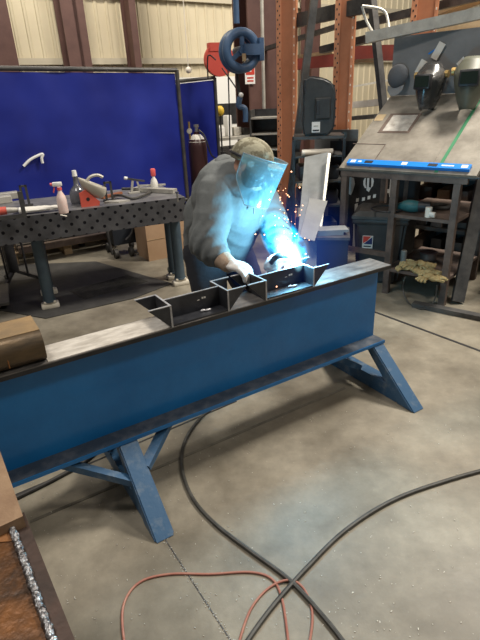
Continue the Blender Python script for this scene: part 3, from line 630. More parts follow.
# galvanised channel crossing the top right
T = thing('steel_channel', 'long pale galvanized channel propped across the rack front at top right', 'channel', (0, 0, 0))
a1, b1 = aty(367, 38, 4.95), aty(500, 9, 4.35)
MB().bar(a1, b1, .08, .085).build('channel_body', 'galv', T); MB().bar(a1 + Vector((0, -.042, .03)), b1 + Vector((0, -.042, .03)), .008, .012).build('lip', 'paper', T)
tag(MB().tube([aty(362, 6, 5.0), aty(366, 20, 5.0), aty(373, 33, 4.95)], .012, n=6).tube([aty(362, 6, 5.0), aty(384, 11, 5.0), aty(389, 30, 4.9)], .012, n=6).build('bent_rod', 'galv'), 'thin bent metal rod hooked over the pale channel', 'rod')
a1, b1 = aty(372, 0, 5.3), aty(383, 103, 5.1); beam_(a1, b1, .07, .05, 'dark_steel', 'leaning_bar', 'flat dark grey bar standing left of the grey back sheet', 'bar', ext=.25)
# leaning dark pole
a1, b1 = aty(314, 0, 5.5), aty(299, 125, 5.5); b2 = b1 + (b1 - a1) * .95
T = thing('leaning_pole', 'long dark square pole leaning in front of the left rack upright', 'pole', (0, 0, 0))
MB().bar(a1 + (a1 - b1) * .4, b2, .085, .07).build('pole', 'dark_steel', T)

# ------------------------------------------------------------------ black plastic case on a cart
q = aty(317, 135, 5.1)
T = thing('plastic_case', 'tall black moulded plastic case with handle slot standing upright', 'case', (q.x, q.y, q.z), -.12); T.scale = (.86, .9, .93)
prof = [(-.155, 0), (.12, 0), (.18, .06), (.19, .2), (.185, .42), (.15, .49), (.06, .535), (-.08, .56), (-.13, .55), (-.165, .50), (-.17, .1)]
m = MB(); m.prism(prof, .26, Matrix.Translation((0, .13, 0)) @ Matrix.Rotation(PI / 2, 4, 'X')); bmesh.ops.recalc_face_normals(m.bm, faces=m.bm.faces)
bmesh.ops.bevel(m.bm, geom=m.bm.edges[:], offset=.02, segments=3, affect='EDGES'); m.build('shell', 'case_black', T, smooth=True)
MB().box((-.145, -.128, .47), (.035, .02, .12), bev=.008).build('handle_slot', 'black', T)
MB().box((.05, -.135, .26), (.17, .012, .20), bev=.01).build('side_panel', 'case_black', T); MB().box((.0, -.142, .27), (.04, .012, .13), bev=.006).build('latch', 'black', T)
lb_ = MB().box((-.02, -.134, .085), (.09, .004, .10)).build('label', 'white', T); MB().box((-.02, -.137, .053), (.07, .002, .016)).build('print', 'black', lb_); MB().box((-.02, -.137, .095), (.05, .002, .012)).build('print', 'galv', lb_)
T = thing('tool_cart', 'dark tool cart with shelves carrying the black plastic case', 'cart', (q.x + .0, q.y + .06, 0), -.12)
zt = q.z
MB().box2((-.22, -.2, zt - .03), (.26, .25, zt - .002)).build('top_tray', 'dark_steel', T)
for z_ in (zt - .18, zt - .42, zt - .66, .25): MB().box2((-.22, -.2, z_ - .015), (.26, .25, z_)).build('shelf', 'dark_steel', T)
for x in (-.22, .26):
    for y in (-.2, .25): MB().box2((x - .015, y - .015, 0), (x + .015, y + .015, zt - .03)).build('post', 'black', T)
for k, (x, z_, r) in enumerate(((-.09, zt - .18, .03), (.06, zt - .18, .028))):
    tag(MB().cyl((x - .07, -.16, 0), (x + .08, -.16, 0), r).build('paper_roll', 'cream', smooth=True), ('left' if k == 0 else 'right') + ' of two cream rolls on the tool cart shelf', 'roll').location = (q.x, q.y + .06, z_ + .031)
for z_, k in ((zt - .42, 0), (zt - .66, 1), (.25, 2)):
    tag(MB().box((0, 0, .07), (.40, .3, .14), bev=.02).build('storage_box', 'black', smooth=True), ['dark storage box on the upper shelf of the tool cart', 'dark storage box on the middle shelf of the tool cart', 'dark storage box on the bottom shelf of the tool cart'][k], 'box').location = (q.x + .02, q.y + .08, z_ + .001)
# leaning white plates
def leaning(pts, Yb, label, m='leaning_white', th=.012, name='leaning_plate'):
    P4 = [aty(x, y, Yv) for x, y, Yv in pts]; nrm = (P4[1] - P4[0]).cross(P4[2] - P4[0]).normalized()
    mb = MB(); V = [p[:] for p in P4] + [(p + nrm * th)[:] for p in P4]; mb._add(V, [(0, 1, 2, 3), (7, 6, 5, 4), (0, 4, 5, 1), (1, 5, 6, 2), (2, 6, 7, 3), (3, 7, 4, 0)])
    return tag(mb.build(name, m), label, 'plate')
leaning([(295, 272, 3.75), (315, 272, 3.7), (329, 153, 4.6), (305, 158, 4.7)], 0, 'tall pale steel plate leaning on the tool cart')
leaning([(328, 153, 4.5), (331, 153, 4.5), (317, 268, 3.7), (315, 268, 3.7)], 0, 'narrow pale strip along the edge of tall leaning plate', 'galv')
leaning([(299, 238, 3.5), (314, 242, 3.5), (327, 202, 3.9), (309, 199, 3.9)], 0, 'small square pale plate leaning against the taller plate', mat('dull_plate', (.13, .13, .12), .6, c2=(.17, .17, .155), scale=6))
# dark blue bin with plates
q = atz(322, 300); q = Vector((.52, 3.75, 0)); q = Vector((aty(325, 240, 3.8).x, 3.8, 0))
T = thing('scrap_bin', 'dark blue metal bin behind the end of the beam', 'bin', q, -.2)
z1 = aty(325, 237, 3.7).z
MB().box2((-.06, -.1, 0), (.18, .2, z1 - .02)).build('bin_body', 'blue_dark_bin', T); MB().box2((-.17, -.12, z1 - .02), (.19, .21, z1)).build('rim', 'dark_steel', T)
for k, (dx, dz) in enumerate(((.0, .0), (.04, .035))):
    tag(MB().box((0, 0, .01), (.30, .14, .02)).build('flat_offcut', 'leaning_white'), ['pale flat offcut on top of the dark blue bin, lower one', 'pale flat offcut on top of the dark blue bin, upper one'][k], 'offcut').location = q + Vector((-.02 + dx, 0, z1 + .001 + dz * .6))
# black sheet with white cut shapes behind sloping table
q = Vector((aty(365, 200, 5.15).x, 5.15, 0)); T = thing('cutout_sheet', 'black sheet with white cut-out shapes standing under the sloping table', 'sheet', q, -.65)
MB().box2((-.42, 0, .02), (.55, .012, 1.15)).build('sheet', 'black', T)
CI = (Matrix.Translation(q) @ Matrix.Rotation(-.65, 4, 'Z')).inverted()
def cutout(pix, name):
    nn = Vector((math.sin(-.65), -math.cos(-.65), 0)); L_ = []
    for x, y in pix:
        d = ray(x, y); k = (q - CAM).dot(nn) / d.dot(nn); p_ = CI @ (CAM + d * k); L_.append((p_.x, p_.z))
    MB().prism(L_, .004, Matrix.Translation((0, -.001, 0)) @ Matrix.Rotation(PI / 2, 4, 'X')).build(name, 'white', T)
cutout([(346, 181), (347, 178), (351, 177), (354, 178), (355, 184), (353, 191), (351, 195), (349, 194), (348, 189), (346, 186)], 'oval_cutout')
cutout([(363.5, 181), (365, 178), (366, 178), (365.5, 184), (366.5, 188), (365, 188), (363.5, 185)], 'leaf_cutout')
cutout([(367.5, 178), (369.5, 178), (369, 187), (371, 188), (369, 192), (366.5, 190), (367, 186)], 'leaf_cutout')
cutout([(371.5, 178), (373, 178), (374, 181), (373, 186), (371, 188), (371.5, 184)], 'leaf_cutout')
cutout([(384, 197), (386, 197), (386.5, 193), (389, 193), (389.5, 197), (391.5, 197), (392.5, 179), (390.5, 179), (389.5, 189), (387, 189), (388, 179), (386.5, 179)], 'letter_cutout')
for x, y in ((358, 200), (364, 199), (369.5, 197.5), (375, 196)): cutout([(x - 1.6, y - 1.5), (x + 1.2, y - 2), (x + .8, y + 1.5), (x - 2, y + 2)], 'square_cutout')
cutout([(355, 204), (358, 203), (356, 240), (354, 262), (351, 262), (353, 240)], 'strip_cutout')
cutout([(345, 204), (347, 203), (348, 214), (346, 215)], 'strip_cutout')
q = Vector((aty(333, 180, 5.5).x, 5.5, 0)); T = thing('cutout_sheet', 'pale sheet with small dark holes leaning left of the sloping table', 'sheet', q, -.5)
MB().box2((-.22, 0, .3), (.25, .012, 1.25)).build('sheet', 'leaning_white', T)
for x, z_, r in ((-.06, 1.0, .06), (.03, .85, .07), (0, .72, .05)): MB().cyl((x, -.006, z_), (x, 0, z_), r).build('hole', 'brown_column', T)

# ------------------------------------------------------------------ sloping layout table
DA = math.radians(-42); d_ = Vector((math.cos(DA), math.sin(DA), 0)); mB = Vector((-math.sin(DA), math.cos(DA), 0)); Bp = Vector((1.64, 3.64, 0))
T = thing('layout_table', 'brown steel frame table with a sloping grey board top and shelves', 'table', Bp, DA)
MB().box2((-.96, -.03, .962), (.07, .0, 1.005)).build('apron', 'brown_steel', T)
for x, y, h in ((-.93, .0, .965), (-.485, .0, .965), (0, 0, .965), (-.93, .75, 1.37), (0, .75, 1.37)):
    MB().box2((x - .025, y - .025, 0), (x + .025, y + .025, h)).build('leg', 'brown_steel', T)
MB().box2((-.50, -.02, .665), (.02, .75, .69)).build('upper_shelf', 'brown_steel', T)
MB().box2((-.50, -.02, .205), (.02, .75, .23)).build('lower_shelf', 'brown_steel', T)
MB().box2((-.95, .01, .31), (-.50, .04, .35)).build('side_rail', 'brown_steel', T)
th = math.radians(31)
SM = Matrix.Translation((0, -.03, 1.022)) @ Matrix.Rotation(th, 4, 'X')
MB().box((-.42, .50, .0), (1.10, 1.02, .03), M=SM).build('sloping_board', 'board_top', T)
bl = MB().box((-.70, .60, .0165), (.22, .22, .003), M=SM).build('stained_patch', mat('stained', (.30, .28, .25), .5, c2=(.55, .53, .49), scale=16), T)
MB().box((-.705, .60, .016), (.28, .27, .003), M=SM).build('patch_border', 'brown_steel', T)
MB().box((-.92, .68, .0165), (.08, .09, .003), M=SM).build('tan_patch', 'tan_patch', T)
MB().box((-.16, .49, .0165), (.025, .98, .003), M=SM).build('green_strip', 'green_tape', T)
MB().box((-.70, .16, .0165), (.006, .3, .003), M=SM).box((-.85, .31, .0165), (.3, .006, .003), M=SM).build('scribed_line', 'brown_steel', T)
MB().box((-.34, .15, .0165), (.24, .25, .003), M=SM).build('pale_patch', 'board_top', T)
# spirit level in a trough on the board edge
lv = thing('spirit_level', 'long bright blue spirit level lying on the lower edge of the sloping board', 'level', Bp + Vector((0, 0, 0)), DA)
SL = SM @ Matrix.Translation((-.42, .05, .029))
MB().box((0, 0, 0), (.98, .055, .024), M=SL).build('level_body', 'level_blue', lv)
for x in (-.30, .22): MB().box((x, 0, .0125), (.07, .03, .003), M=SL).build('grip', 'black', lv)
for x in (-.44, 0.0, .45): v_ = MB().box((x, 0, .0125), (.045, .032, .003), M=SL).build('vial', 'paper', lv)
MB().box((.33, 0, .0125), (.09, .012, .002), M=SL).build('lettering', 'white', lv); MB().box((-.38, 0, .0125), (.03, .016, .002), M=SL).build('lettering', 'white', lv)
MB().box2((-1.0, -.036, 1.006), (.15, -.024, 1.018)).build('ledge_strip', 'dark_steel', T)
# grey back sheet standing on rear of the board
top_l = SM @ Vector((-.98, 1.0, .02))
BM = Matrix.Translation((Vector((0, top_l.y, top_l.z)))) @ Matrix.Rotation(math.radians(90), 4, 'X')
T2 = thing('back_sheet', 'grey steel sheet standing upright behind the sloping board', 'sheet', Bp, DA)
MB().box((-.30, .235, 0), (1.34, .47, .012), M=BM).build('sheet', 'sheet_grey', T2); MB().box((-.62, .33, .008), (.07, .012, .002), rz=.5, M=BM).build('chalk_mark', 'level_blue', T2)
BW_ = Matrix.Translation(Bp) @ Matrix.Rotation(DA, 4, 'Z') @ BM
def on_sheet(px, py, off=0.0):
    nn = (BW_.to_3x3() @ Vector((0, 0, 1))).normalized(); o_ = BW_ @ Vector((0, 0, .006)); d = ray(px, py); k = (o_ - CAM).dot(nn) / d.dot(nn); return CAM + d * k + nn * off
def welding_helmet(p, ang, s, label, shell, tilt=.5):
    H_ = thing('welding_helmet', label, 'helmet', p, ang); H_.rotation_euler = (tilt, 0, ang)
    m = MB(); rows = []
    for i in range(15):
        t = i / 14; z_ = (.15 - .32 * t) * s
        wdt = (.105 * math.sin(PI * min(1, .22 + .6 * (1 - t) ** .8)) + .02) * s if False else s * (.115 - .07 * t ** 2.2 - .06 * max(0, .25 - t) / .25)
        dpt = s * (.13 - .045 * t * t - .09 * max(0, .3 - t) / .3)
        rows.append([(wdt * math.sin(a_), -dpt * math.cos(a_) * (1.0 + .25 * math.cos(a_) * (t > .3)), z_) for a_ in [math.radians(-105 + 14 * j) for j in range(16)]])
    m.grid(rows); o = m.build('shell', shell, H_, smooth=True); sm = o.modifiers.new('s', 'SOLIDIFY'); sm.thickness = .006
    MB().box((0, -.135 * s, .01 * s), (.12 * s, .05 * s, .10 * s), bev=.01).build('lens_frame', 'black', H_, smooth=True)
    MB().box((0, -.162 * s, .01 * s), (.10 * s, .004, .07 * s)).build('lens', mat('lens_glass', (.01, .02, .015), .08), H_)
    ring(MB(), (0, 0, .0), .0, .001) if False else None
    pts = [(.085 * s * math.sin(a_), .03 * s - .09 * s * math.cos(a_), .07 * s) for a_ in [2 * PI * k / 20 for k in range(21)]]
    MB().tube(pts, .008, smooth=False).build('headband', 'black', H_, smooth=True)
    for s_ in (-1, 1): MB().cyl((s_ * .10 * s, .0, .07 * s), (s_ * .125 * s, .0, .07 * s), .025 * s).build('knob', 'brass', H_, smooth=True)
    return H_
welding_helmet(on_sheet(438, 85, .17), -.75, 1.12, 'dark glossy welding helmet hanging in the middle of the grey sheet', 'helmet_dark', -.1)
welding_helmet(on_sheet(478, 82, .18), -.5, 1.2, 'grey-green welding helmet hanging at the right edge', 'helmet_green', -.1)
# grey ball cap hanging
p = on_sheet(400, 80, .055); T = thing('baseball_cap', 'dark grey baseball cap hanging at left of the grey sheet', 'cap', p, DA); T.rotation_euler = (math.radians(70), 0, DA)
m = MB(); rows = []
for i in range(9):
    b_ = math.radians(i * 11.2); rows.append([(.09 * math.cos(b_) * math.cos(a_), .10 * math.cos(b_) * math.sin(a_) + .03, .085 * math.sin(b_)) for a_ in [2 * PI * k / 24 for k in range(25)]])
m.grid(rows); m.build('crown', 'cap_grey', T, smooth=True)
m = MB(); m.prism([(-.075, -.045), (-.07, -.09), (-.04, -.125), (0, -.135), (.04, -.125), (.07, -.09), (.075, -.045), (0, -.07)], .008); m.build('brim', 'cap_brim_grey', T)
for k, (px, py, w, h, r, lb) in enumerate(((439, 51, .06, .13, -.5, 'small white paper tag stuck high on the grey sheet above the helmet'), (422, 67, .06, .11, -.5, 'small white paper tag left of the dark welding helmet'), (463, 63, .06, .07, -.8, 'small white paper tag between the two welding helmets'))):
    o = MB().box((0, 0, 0), (w, h, .004)).build('paper_tag', 'paper'); tag(o, lb, 'tag'); q_ = on_sheet(px, py, .02); o.matrix_world = Matrix.Translation(q_) @ BW_.to_3x3().to_4x4() @ Matrix.Rotation(r, 4, 'Z')

# shelf contents
def sh(px, py, z): return atz(px, py, z)
T = thing('power_tool', 'teal power grinder with dark guard ring on the upper shelf', 'grinder', sh(408, 212, .692), DA + .2)
MB().sph((.02, 0, .05), (.10, .05, .05), 12).build('motor_housing', 'teal_tool', T, smooth=True)
MB().cyl((.08, 0, .05), (.17, 0, .055), .045, .035).build('handle', 'black', T, smooth=True)
m = MB(); ring(m, (0, 0, 0), .13, .007); o = m.build('cord_loop', 'black', T, smooth=True); o.location = (-.17, .02, .012); o.rotation_euler = (PI / 2, 0, 0)
MB().cyl((-.03, 0, .05), (-.10, 0, .04), .04, .02).build('gear_case', 'teal_tool', T, smooth=True)
T = thing('tape_roll', 'small white plastic bottle cap and tape on the upper shelf edge', 'tape', sh(428, 217, .692), DA); MB().cyl((0, 0, 0), (0, 0, .075), .026).build('roll', 'cream', T, smooth=True); MB().cyl((.02, -.02, .025), (.06, -.02, .025), .022).build('cap', 'paper', T, smooth=True)
m = MB(); ring(m, (0, 0, 0), .07, .018); o = tag(m.build('hose_loop', 'black_rubber', smooth=True), 'black rubber hose loop on the upper shelf near the right leg', 'hose'); o.location = sh(441, 213, .692) + Vector((.05, .15, .02)); o.rotation_euler = (PI / 2, 0, 0)
T = thing('tin_can', 'small grey can at left of the lower shelf', 'can', sh(403, 262, .232)); MB().cyl((0, 0, 0), (0, 0, .10), .026).build('can_body', 'galv', T, smooth=True); MB().cyl((0, 0, .10), (0, 0, .104), .022).build('lid', 'cream', T, smooth=True)
T = thing('round_tin', 'round brown tin at the back of the lower shelf', 'tin', sh(425, 261, .232) + mB * .06); MB().lathe([(.06, 0), (.07, .005), (.07, .06), (.066, .065)]).build('tin_body', 'brown_steel', T, smooth=True); MB().cyl((0, 0, .06), (0, 0, .072), .073).build('lid', 'brown_column', T, smooth=True)
# pile of yellow gloves: separate gloves
for k in range(11):
    px = [408, 416, 424, 431, 437, 412, 421, 430, 428, 418, 434][k]; py = [270, 269, 271, 274, 276, 266, 266, 268, 279, 274, 281][k]; zl = .232 + (.0 if k < 5 else .03 if k < 8 else .005)
    g_ = MB(); rx = random.uniform(0, 6.28)
    g_.sph((0, 0, .022), (.055, .035, .022), 10)
    for f_ in range(4): a_ = -.5 + f_ * .33; g_.tube([(.03 * math.cos(a_), .03 * math.sin(a_), .022), (.07 * math.cos(a_), .065 * math.sin(a_), .026), (.10 * math.cos(a_), .09 * math.sin(a_), .015)], .010)
    g_.tube([(-.02, -.02, .022), (.0, -.055, .024), (.03, -.07, .016)], .011)
    for v in g_.bm.verts: v.co += v.co.normalized() * .006 * noise.noise(v.co * 40 + Vector((k, 0, 0)))
    o = g_.build('work_glove', 'glove_yellow', smooth=True); tag(o, 'crumpled yellow leather work glove in the heap on the lower shelf', 'glove', 'yellow gloves heaped on the lower shelf'); o.location = atz(px, py, zl); o.rotation_euler = (random.uniform(-.2, .2), random.uniform(-.2, .2), rx)
tag(MB().tube([atz(405, 277, .2), atz(403, 290, .08), atz(409, 303, .01), atz(422, 309, .01), atz(434, 301, .05), atz(437, 285, .2)], .006, n=6).build('wire_loop', 'hose_grey'), 'thin grey wire hanging in a loop below the lower shelf', 'wire')
# trash bin
T = thing('trash_bin', 'large dark plastic trash bin with a domed lid behind the table leg', 'bin', (1.315, 4.36, 0), -.35); T.scale = (.94, .96, .94)
m = MB(); V = []
for z_, sx, sy in ((0, .19, .18), (.64, .24, .22)): V += [(-sx, -sy, z_), (sx, -sy, z_), (sx, sy, z_), (-sx, sy, z_)]
m._add(V, [(3, 2, 1, 0), (4, 5, 6, 7), (0, 1, 5, 4), (1, 2, 6, 5), (2, 3, 7, 6), (3, 0, 4, 7)]); bmesh.ops.recalc_face_normals(m.bm, faces=m.bm.faces); bmesh.ops.bevel(m.bm, geom=m.bm.edges[:], offset=.03, segments=3, affect='EDGES'); m.build('bin_body', 'bin_plastic', T, smooth=True)
MB().box((0, 0, .61), (.50, .46, .05), bev=.015).build('rim', 'bin_plastic', T, smooth=True)
m = MB(); V = []
for z_, s_ in ((.635, 1), (.66, 1), (.70, .8)): V += [(-.255 * s_, -.235 * s_, z_), (.255 * s_, -.235 * s_, z_), (.255 * s_, .235 * s_, z_), (-.255 * s_, .235 * s_, z_)]
m._add(V, [(3, 2, 1, 0), (8, 9, 10, 11)] + [(k * 4 + i, k * 4 + (i + 1) % 4, k * 4 + 4 + (i + 1) % 4, k * 4 + 4 + i) for k in range(2) for i in range(4)]); m.build('lid', mat('lid_plastic', (.05, .048, .045), .5, c2=(.08, .075, .07), scale=6), T)
st = MB().box((-.10, -.222, .42), (.095, .004, .12)).build('sticker', 'paper', T); XS = lambda y: Matrix.Translation((-.10, y, .42)) @ Matrix.Rotation(PI / 2, 4, 'X')
MB().prism([(-.042, .055), (.03, .055), (-.005, .01), (-.042, -.012)], .002, XS(-.224)).build('sticker_field', 'red', st)
MB().prism([(.042, .05), (.042, -.02), (-.035, -.02), (.0, .012)], .002, XS(-.224)).build('emblem', mat('navy', (.02, .03, .12)), st)
MB().prism([(-.034, -.034), (.034, -.034), (.034, -.046), (-.034, -.046)], .002, XS(-.224)).build('print', 'black', st)

# leaning steel plank, floor bar
T = thing('steel_plank', 'heavy grey steel plank leaning against the sloping table at right', 'plank', (0, 0, 0)); a1 = atz(457, 304) + Vector((0, 0, .0)); b1 = aty(489, 150, a1.y + .35)
MB().bar(a1 + Vector((0, 0, .02)), b1, .10, .03, up=(0, 1, 0)).build('plank', 'dark_steel', T)
T = thing('floor_bar', 'flat grey steel bar lying on the floor by the table legs', 'bar', (0, 0, 0)); a1 = atz(413, 306) + Vector((0, 0, .02)); b1 = atz(492, 322) + Vector((0, 0, .02)); MB().bar(a1, b1, .07, .036).build('bar', 'dark_steel', T)
# rack shelves with junk behind table, right
for ri, (x0, x1, dy, nmr) in enumerate(((-.80, .12, .98, 'left'), (.2, 1.5, .42, 'right'))):
    org = Bp + mB * dy
    T = thing('storage_rack', ['low dark rack of steel offcuts directly behind the sloping table', 'low dark rack of steel offcuts right of the leaning plank'][ri], 'rack', org, DA)
    for z_ in (.08, .33, .58, .83): MB().box2((x0, 0, z_), (x1, .5, z_ + .03)).build('shelf', 'dark_steel' if z_ != .58 else 'red_beam', T)
    for x in (x0, x1):
        for y in (0, .5): MB().box2((x - .02, y - .02, 0), (x + .02, y + .02, 1.1)).build('post', 'brown_steel', T)
    MB().box2((x0, .5, 0), (x1, .51, 1.1)).build('back_panel', 'black', T)
    for si, z_ in enumerate((.11, .36, .61, .86)):
        k_ = int((x1 - x0 - .1) / .19)
        for k in range(k_):
            x = x0 + .14 + k * .19; ln = random.uniform(.25, .42); hh = random.uniform(.04, .13)
            o = MB().box((0, 0, hh / 2), (random.uniform(.08, .16), ln, hh), bev=.006).build('steel_offcut', random.choice(['dark_steel', 'brown_steel', 'mill_steel', 'brown_steel', 'rust_flange', 'galv', 'rust_tan']))
            lv_ = ['bottom', 'second', 'third', 'top'][si]; wr_ = ['behind the sloping table', 'right of the leaning plank'][ri]
            tag(o, 'steel offcut on the %s shelf of the rack %s' % (lv_, wr_), 'offcut', 'offcuts on the %s shelf of the rack %s' % (lv_, wr_))
            o.location = org + d_ * x + mB * .24 + Vector((0, 0, z_ + .001)); o.rotation_euler[2] = DA + random.uniform(-.1, .1)
# wall of dark storage behind man (between column and rack)
ju2 = Vector((aty(275, 180, 6.8).x, 6.8, 0)); T = thing('storage_shelf', 'dark shelf unit of small parts behind the welder', 'shelf', ju2, -.2)
for k in range(7): MB().box2((-.28, -.15, .2 + k * .19), (.28, .2, .22 + k * .19)).build('shelf', 'galv', T)
MB().box2((-.3, .2, 0), (.3, .22, 1.45)).build('back_panel', 'black', T)
for x in (-.3, .28): MB().box2((x, -.15, 0), (x + .02, .2, 1.45)).build('side_panel', 'dark_steel', T)

# ------------------------------------------------------------------ cables on the floor
def cable(pts, r, m, name, label, cat='cable'):
    return tag(MB().tube([(atz(x, y) + Vector((0, 0, r + z))) for x, y, z in [(p + (0,))[:3] for p in pts]], r, n=8).build(name, m, smooth=True), label, cat)
cable([(290, 372), (262, 382), (232, 396), (205, 415), (186, 440), (182, 468), (192, 498), (215, 525), (250, 552), (290, 582), (325, 620), (352, 655), (370, 680)], .0085, 'hose_grey', 'power_cable', 'black cable curving from under the beam across the floor')
cable([(560, 462), (500, 468), (440, 484), (390, 503), (345, 532), (308, 568), (275, 605), (246, 645), (235, 670)], .0085, 'hose_grey', 'power_cable', 'black cable entering from the right edge of the floor', )
cable([(135, 690), (124, 640), (124, 605), (140, 583), (170, 575), (210, 575), (250, 573), (272, 580), (282, 600), (288, 640), (292, 680)], .0045, 'hose_red', 'air_hose', 'thin reddish air hose crossing the floor at the bottom', 'hose')
cable([(228, 690), (240, 640), (252, 608), (270, 588), (290, 582, .006), (304, 590), (312, 612), (310, 640), (300, 680)], .0045, 'hose_red', 'air_hose', 'reddish air hose looping over the black cables at bottom', 'hose')
cable([(120, 432), (88, 461), (60, 478), (20, 498), (-30, 520)], .010, 'black_rubber', 'power_cable', 'thick black cable on the floor under the left of the beam')
tag(MB().sph(atz(268, 385) + Vector((0, 0, .015)), (.03, .02, .015), 8).build('cable_plug', 'black_rubber', smooth=True), 'small black plug on the floor beneath the beam', 'plug')
# welding wire scraps
m = MB()
for k in range(260):
    px, py = random.uniform(30, 470), random.uniform(400, 638); p = atz(px, py, 0); a_ = random.uniform(0, 6.28); l_ = random.uniform(.002, .007)
    m.bar(p + Vector((0, 0, .002)), p + Vector((l_ * math.cos(a_), l_ * math.sin(a_), .002)), .002, .002)
for k in range(170):
    t = random.random() ** .8; p = atz(120, 470).lerp(atz(236, 650), t) + Vector((random.gauss(0, .006), random.gauss(0, .006), .002)); m.bar(p, p + Vector((.003, .0015, 0)), .002, .0015)
o = m.build('metal_grit', 'galv'); o['kind'] = 'stuff'; tag(o, 'pale metal chips and dust scattered on the concrete floor', 'debris')

# ------------------------------------------------------------------ the welder
def chain_mesh(chains, ells=(), vox=.014, smooth=6, name='tmp', fac=.6):
    m = MB()
    for ch in chains:
        for (p, r) in ch: m.sph(p, r, 8)
        for (p, r), (q, s_) in zip(ch[:-1], ch[1:]):
            m.cyl(p, q, r, s_, n=18)
    for c_, r_, M_ in ells: m.sph(c_, r_, 12, M_)
    bmesh.ops.recalc_face_normals(m.bm, faces=m.bm.faces)
    me = bpy.data.meshes.new(name); m.bm.to_mesh(me); m.bm.free(); o = bpy.data.objects.new(name, me); COL.objects.link(o)
    r = o.modifiers.new('r', 'REMESH'); r.mode = 'VOXEL'; r.voxel_size = vox
    if smooth: s = o.modifiers.new('s', 'SMOOTH'); s.factor = fac; s.iterations = smooth
    dg = bpy.context.evaluated_depsgraph_get(); me2 = bpy.data.meshes.new_from_object(o.evaluated_get(dg)); bpy.data.objects.remove(o)
    for p in me2.polygons: p.use_smooth = True
    return me2
def mk(name, me, m, parent=None):
    me.name = name; me.materials.clear(); me.materials.append(MT[m]); o = bpy.data.objects.new(name, me); COL.objects.link(o)
    if parent: o.parent = parent
    return o
V3 = Vector
pel = V3((-.12, 2.84, .86)); hipR = pel + V3((-.07, -.08, -.03)); hipL = pel + V3((.08, .07, -.03))
knR = V3((-.16, 2.62, .47)); knL = V3((.10, 2.80, .47)); anR = V3((-.24, 2.78, .09)); anL = V3((.06, 2.98, .09))
belly = V3((-.07, 2.76, .99)); chest = V3((-.01, 2.68, 1.12)); neck = V3((.045, 2.64, 1.20))
shR = aty(216, 195, 2.54); shL = aty(262, 200, 2.78)
elR = aty(207, 246, 2.42); wrR = aty(228, 264, 2.30); haR = aty(243, 268, 2.24)
elL = aty(277, 232, 2.64); wrL = aty(283, 256, 2.45); haL = aty(272, 264, 2.36)
HC = V3((.098, 2.56, 1.285))
hf = V3((.90, -.34, -.30)).normalized(); hr = hf.cross(V3((.12, .05, 1))).normalized(); hu = hr.cross(hf).normalized()
HM = Matrix((hr, hf, hu)).transposed()   # columns: right, forward, up
HM4 = HM.to_4x4()
def hp(x, y, z): return HC + HM @ V3((x, y, z))
def finger_set(wr, ha, palm_n, curl, s=1.0, thick=.0095):
    # palm from wrist to knuckles and five fingers of unequal length
    d = (ha - wr).normalized(); side = palm_n.cross(d).normalized(); pn = d.cross(side).normalized(); chains = []; ells = []
    palm_c = wr + d * .055; Mx = Matrix((side, d, pn)).transposed().to_4x4(); ells.append((palm_c, (.042 * s, .055 * s, .018 * s), Mx))
    for k, (off_, ln) in enumerate(((-.032, .062), (-.011, .075), (.011, .082), (.031, .072))):
        p0 = wr + d * .09 + side * off_; seg = ln / 3 * 1.1; a_ = 0; ch = [(wr + d * .05 + side * off_ * .7, thick * s), (p0, thick * s)]; p_ = p0
        for j in range(3):
            a_ += curl * (1 + .12 * k); dd = d * math.cos(a_) - pn * math.sin(a_); p_ = p_ + dd * seg; ch.append((p_, thick * s * (.96 - .09 * j)))
        chains.append(ch)
    sg = 1; p0 = wr + d * .025 + side * .030 * sg; p1 = p0 + side * .03 * sg + d * .022 - pn * .01; p2 = p1 + d * .028 + side * .004 - pn * .014; p3 = p2 + d * .022 - side * .008 - pn * .008
    chains.append([(p0, .014 * s), (p1, .0115 * s), (p2, .0105 * s), (p3, .0085 * s)])
    return chains, ells
upR = V3((-.25, .15, .9)).normalized(); upL = V3((.3, -.1, .9)).normalized()
dR = (haR - wrR).normalized(); dL = (haL - wrL).normalized()
fR, eR = finger_set(wrR, haR, upR, .45, .85, .0075); fL, eL = finger_set(wrL, haL, upL, .75, .85, .0075)
body_ch = [[(pel, .12), (belly, .13), (chest, .13), (neck, .07), (HC - hf * .02 - hu * .06, .055)],
           [(neck, .07), (shR, .06), (elR, .043), (wrR, .028), (wrR + dR * .03, .024)], [(neck, .07), (shL, .06), (elL, .043), (wrL, .028), (wrL + dL * .03, .024)],
           [(hipR, .09), (knR, .06), (anR, .04)], [(hipL, .09), (knL, .06), (anL, .04)], [(anR, .04), (anR + V3((.04, -.14, -.045)), .035)], [(anL, .04), (anL + V3((.05, -.13, -.045)), .035)]] + fR + fL
head_e = [(HC, (.076, .095, .108), HM4), (hp(0, .03, -.06), (.055, .065, .055), HM4), (hp(0, .100, -.015), (.012, .020, .024), HM4), (hp(0, .085, .03), (.05, .02, .012), HM4),
          (hp(0, .092, -.055), (.026, .012, .008), HM4), (hp(0, .088, -.067), (.022, .012, .008), HM4), (hp(-.08, -.01, -.01), (.010, .02, .032), HM4), (hp(.08, -.01, -.01), (.010, .02, .032), HM4)]
body = mk('person', chain_mesh(body_ch, head_e + eR + eL, .008, 3), 'skin'); tag(body, 'welder in grey hoodie, camo cap and clear face shield bending over the beam', 'person')
for s_ in (-1, 1): MB().sph(hp(s_ * .03, .083, .008), (.011, .008, .008), 8, HM4).build('eye', 'eye', body, smooth=True)
